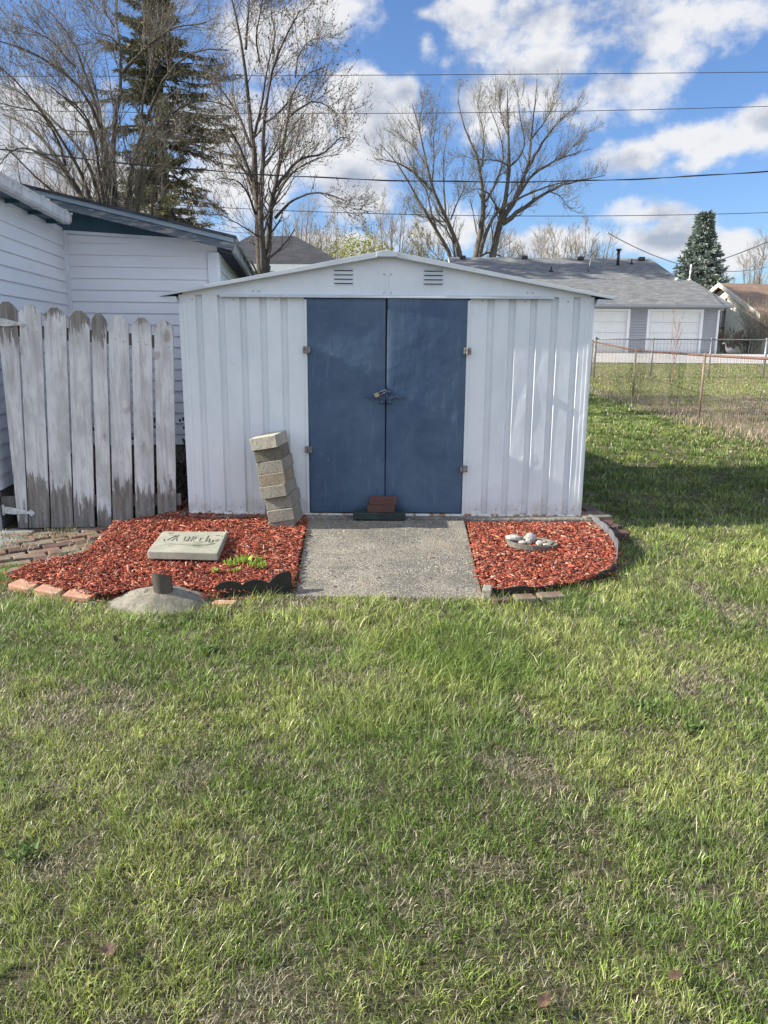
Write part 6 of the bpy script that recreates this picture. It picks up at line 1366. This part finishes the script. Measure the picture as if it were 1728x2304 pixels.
# conifers: limbs with many short hanging or upturned sprays of needles
def conifer(name, label, base, Hh, Rb, nlimb, col0, col1, spray, ns, droop, up, top_extra=1.0, gap=.0, zstart=.06, skew=0.0, width=.5, pw=.85):
    t = thing(name, label, 'tree', base, None); bx, by, bz = base
    P = np.array([[(bx, by, bz), (bx+.05, by, bz+Hh*.35), (bx, by+.05, bz+Hh*.7), (bx, by, bz+Hh)]]); Rr = np.array([[Hh*.017, Hh*.012, Hh*.007, .02]])
    V, Q = tubes_np(np.stack([resample(P[0], 12)]), np.interp(np.linspace(0, 1, 12), [0, .33, .66, 1], Rr[0])[None], 9); npmesh('trunk', V, Q, None, [M['bark']], parent=t, smooth=True)
    n = nlimb; h = zstart+(1-zstart)*(np.arange(n)+rng.random(n))/n; az = rng.uniform(0, 2*np.pi, n)
    L = Rb*(1-h)**pw*(.60+.55*rng.random(n))*(1+skew*np.cos(az)); L = np.maximum(L, .25)
    if gap: L *= np.where(vnoise(h*14, az*1.2, 4) < gap, .45, 1.0)
    K = 7; C = np.empty((n, K, 3)); C[:, 0] = np.stack([np.full(n, bx), np.full(n, by), bz+Hh*h], -1); d = np.stack([np.cos(az), np.sin(az), np.full(n, up)*(.4+h)], -1); d /= np.linalg.norm(d, axis=1, keepdims=True)
    for k in range(1, K):
        d = d+np.array([0, 0, -droop*(1.3-h.mean()) if k < 5 else droop*1.2])/K*2+rng.normal(0, .05, (n, 3)); d /= np.linalg.norm(d, axis=1, keepdims=True); C[:, k] = C[:, k-1]+d*(L/(K-1))[:, None]
    V1, Q1 = tubes_np(C, np.linspace(1, .25, K)[None]*(.012+.012*L)[:, None], 4)
    # sprays
    m = n*ns; pi = np.repeat(np.arange(n), ns); tt = (.12+.88*rng.random(m)**.8)*(K-1); i0 = np.minimum(tt.astype(int), K-2); f = (tt-i0)[:, None]; c = C[pi, i0]*(1-f)+C[pi, i0+1]*f
    out = C[pi, -1]-C[pi, 0]; out /= np.linalg.norm(out, axis=1, keepdims=True); side = np.stack([-out[:, 1], out[:, 0], np.zeros(m)], -1); s_ = rng.uniform(-1, 1, m)[:, None]
    dd = out*.7+side*s_*1.1+np.array([0, 0, 1])*rng.normal(-droop*1.0, .22, m)[:, None]; dd /= np.linalg.norm(dd, axis=1, keepdims=True)
    ln = spray*(.5+.8*rng.random(m))*(1.15-.6*tt/(K-1)); 
    # each spray is a little bundle of narrow leaf shapes
    nb = 5; M_ = m*nb; c2 = np.repeat(c, nb, 0); d2 = np.repeat(dd, nb, 0)+rng.normal(0, .42, (M_, 3)); d2 /= np.linalg.norm(d2, axis=1, keepdims=True); l2 = np.repeat(ln, nb)*(.4+.7*rng.random(M_)); c2 = c2+np.repeat(dd, nb, 0)*(np.repeat(ln, nb)*rng.random(M_)*.7)[:, None]
    w = np.cross(d2, rng.normal(size=(M_, 3))); w /= np.linalg.norm(w, axis=1, keepdims=True); ww = (l2*.5*width*.42)[:, None]
    V2 = np.stack([c2, c2+d2*(l2*.45)[:, None]+w*ww, c2+d2*l2[:, None], c2+d2*(l2*.45)[:, None]-w*ww], 1).reshape(-1, 3); i = np.arange(M_)*4+len(V1); Q2 = np.stack([i, i+1, i+2, i+3], -1)
    q = rng.random((M_, 1)); cl = np.repeat(rng.random(n), ns*nb)[:, None]; q = q*.5+cl*.5; col = np.array(col0)*(1-q)+np.array(col1)*q
    col = np.concatenate([np.tile([.07, .055, .045], (len(V1), 1)), np.repeat(col, 4, 0)])
    npmesh('crown', np.concatenate([V1, V2]), np.concatenate([Q1, Q2]), None, [M['needle']], parent=t, col=col)
cb = PY(378, 640, 46)
conifer('spruce_tree', 'tall ragged dark green spruce with drooping branches behind the bare stems', (cb.x, 46, .9), 27.5, 7.8, 330, (.060, .062, .032), (.20, .185, .11), .46, 90, .45, .28, gap=.50, zstart=.10, skew=.0, width=.42)
cs = PY(1567, 700, 56); ct = PY(1567, 486, 56)
conifer('blue_spruce_tree', 'dense cone shaped blue-green spruce behind the right end of the grey garage roof', (cs.x, 56, .9), ct.z-.9, 4.0, 480, (.12, .16, .135), (.33, .39, .33), .42, 34, .12, .22, zstart=.05, width=.8, pw=.98)
# leafless shrubs beside the garage
def shrub(name, label, px, Y, w, h, twig, n, seed):
    r = random.Random(seed); x = PY(px, 760, Y).x; g0 = float(terr(0., np.float64(Y))); L = []
    for i in range(n):
        a = r.uniform(0, 6.28); q = r.random()**.6; dx = math.cos(a)*q*w; dy = math.sin(a)*q*w*.6; L.append(([(x+dx*.25, Y+dy*.25, g0), (x+dx*.6, Y+dy*.6, g0+h*.5), (x+dx, Y+dy, g0+h*r.uniform(.7, 1.0))], .022, .008))
    t = thing(name, label, 'shrub', (x, Y, g0)); LP = np.stack([resample(p, 8) for p, _, _ in L]); LR = np.stack([np.linspace(a, c, 8) for _, a, c in L])
    a1 = spawn(LP, LR, 8, .2, 1, .4, 35, .3, 5, .12, rf=.6, rmin=.009); a2 = spawn(a1[0], a1[1], 5, .1, 1, .45, 35, .2, 4, .14, rf=.6, rmin=.006)
    VV = []; QQ = []; bi = 0
    for P, Rr in ((LP, LR), a1, a2): V, Q = tubes_np(P, Rr, 3); VV.append(V); QQ.append(Q+bi); bi += len(V)
    npmesh('branches', np.concatenate(VV), np.concatenate(QQ), None, [twig], parent=t)
shrub('bare_shrub', 'tall tangled leafless shrub in front of the brown roofed house', 1712, 42, 1.7, 3.0, M['twig_haze'], 26, 1)
shrub('bare_shrub', 'low reddish brown hedge-like shrub right of the garage corner', 1640, 43, .9, 1.25, pm('reddish_twig', (.25, .14, .10), (.34, .21, .15), 3, rough=.9, bump=0), 24, 2)
shrub('bare_shrub', 'low brown leafless shrub under the brown roofed house', 1685, 43.5, 1.3, 1.3, M['twig'], 26, 3)
shrub('bare_shrub', 'brown leafless shrub behind the far fence at the right edge', 1760, 40, 1.6, 1.9, M['twig'], 22, 4)
def sapling():
    x, Y = PY(1516, 800, 24.0).x, 24.0; g0 = float(terr(0., np.float64(Y))); r = random.Random(3); L = [([(x, Y, g0), (x+.02, Y, g0+1.0), (x+.08, Y, g0+1.9)], .014, .006)]
    for i in range(6): h = .5+i*.22; s = (-1)**i; L.append(([(x+.01, Y, g0+h), (x+s*.10, Y+.03, g0+h+.35), (x+s*.16+.04, Y, g0+h+.75)], .008, .004))
    t = thing('sapling', 'thin reddish sapling standing in front of the right garage door', 'sapling', (x, Y, g0)); LP = np.stack([resample(p, 8) for p, _, _ in L]); LR = np.stack([np.linspace(a, c, 8) for _, a, c in L]); a1 = spawn(LP, LR, 5, .2, 1, .3, 28, .5, 4, .08, rf=.7, rmin=.004)
    V, Q = tubes_np(LP, LR, 4); V2, Q2 = tubes_np(*a1, 3); npmesh('branches', np.concatenate([V, V2]), np.concatenate([Q, Q2+len(V)]), None, [pm('red_twig', (.30, .12, .09), (.38, .20, .15), 3, rough=.9, bump=0)], parent=t)
sapling()
# ------------------------------------------------------------------ overhead wires
def wire(label, pts, Ys, r, mat, twist=0):
    P = [PY(px, py, y) for (px, py), y in zip(pts, Ys)]; xs = np.array([p.x for p in P]); n = 90; cx = np.polyfit(xs, [p.z for p in P], min(2, len(P)-1)); cy = np.polyfit(xs, [p.y for p in P], 1)
    x0, x1 = xs.min()-6, xs.max()+6; out = []
    for i in range(n+1): x = x0+(x1-x0)*i/n; out.append((x, np.polyval(cy, x), np.polyval(cx, x)))
    b = MB(); b.tube(out, r, 6)
    if twist:
        m = 700; q = []
        for i in range(m+1):
            x = x0+(x1-x0)*i/m; a = (x-x0)*3.0; q.append((x, np.polyval(cy, x)+math.cos(a)*r*1.7, np.polyval(cx, x)+math.sin(a)*r*1.7))
        b.tube(q, r*.7, 5)
    o = b.build('overhead_wire', mat); tag(o, label, 'wire', 'overhead wires')
wire('thin overhead wire, the highest of all, level across the clouds', [(-100, 172), (745, 169), (1200, 167.5), (1728, 162)], [33, 33, 33, 33], .0115, M['cable'])
wire('thin overhead wire, second from the top, crossing both bare trees', [(-100, 245), (745, 255), (1200, 252), (1728, 239)], [33, 33, 33, 33], .0115, M['cable'])
wire('thick twisted black overhead cable passing below the middle of the sky', [(0, 333), (350, 376), (864, 407), (1300, 404), (1728, 386)], [13, 13.2, 13.5, 13.8, 14], .0072, M['cable'], 1)
wire('thin overhead wire, lowest one, just above the grey roof', [(190, 448), (520, 468), (864, 483), (1300, 484), (1728, 479)], [15, 15, 15, 15, 15], .0058, M['cable'])
wire('thin service wire rising from the garage mast to the right edge', [(1552, 606), (1640, 578), (1728, 544)], [42, 40, 38], .022, M['cable'])
wire('second, flatter service wire running right from the garage mast', [(1552, 598), (1620, 612), (1728, 600)], [42, 46, 50], .02, M['galv'])
# spilled chips, twigs and straw where the beds, the ramp and the turf meet
def litter():
    r = np.random.default_rng(21); V = []; Q = []; C = []; base = 0
    def chip(x, y, z, ln, w, t, c):
        nonlocal base
        yaw = r.uniform(0, 6.28); a = np.array([math.cos(yaw), math.sin(yaw), r.normal(0, .15)]); b_ = np.array([-math.sin(yaw), math.cos(yaw), r.normal(0, .3)]); n = np.array([0, 0, 1.])
        for i, j, k in ((-1,-1,-1),(1,-1,-1),(1,1,-1),(-1,1,-1),(-1,-1,1),(1,-1,1),(1,1,1),(-1,1,1)): V.append(np.array([x, y, z])+a*i*ln/2+b_*j*w/2*(.6 if i > 0 else 1)+n*k*t/2); C.append(c)
        for f in ((0,3,2,1),(4,5,6,7),(0,1,5,4),(1,2,6,5),(2,3,7,6),(3,0,4,7)): Q.append([base+q for q in f])
        base += 8
    for pol in (LEFT_BED, RIGHT_BED):
        n = len(pol); cx = sum(p[0] for p in pol)/n; cy = sum(p[1] for p in pol)/n
        for i in range(n):
            (x0, y0), (x1, y1) = pol[i], pol[(i+1) % n]; L = math.hypot(x1-x0, y1-y0)
            for _ in range(int(L*75)):
                t = r.random(); x = x0+(x1-x0)*t; y = y0+(y1-y0)*t; d = math.hypot(x-cx, y-cy); o = abs(r.normal(0, .035))
                x += (x-cx)/d*o; y += (y-cy)/d*o
                if y > 5.73: continue
                if abs(x) < .60 and r.random() < .8: continue
                on = abs(x) < .58; z = (WZ(x, y)+.006) if on and y < 5.73 and y > 4.14 else .016
                q = r.random(); c = (.42, .12, .07) if q < .6 else ((.22, .06, .045) if q < .8 else (.46, .38, .28))
                chip(x, y, z, r.uniform(.012, .05), r.uniform(.003, .009), .003, [v*r.uniform(.6, 1.2) for v in c])
    for _ in range(60):
        x = r.uniform(-.5, .55); y = r.uniform(4.2, 5.7); chip(x, y, WZ(x, y)+.004, r.uniform(.01, .05), r.uniform(.0015, .005), .002, (.40, .33, .23) if r.random() < .6 else (.12, .07, .05))
    tag(npmesh('loose_litter', np.array(V), np.array(Q), None, [M['chip']], col=np.array(C)), 'stray wood chips and straw scattered along the edges of the beds and ramp', 'litter', kind='stuff')
litter()
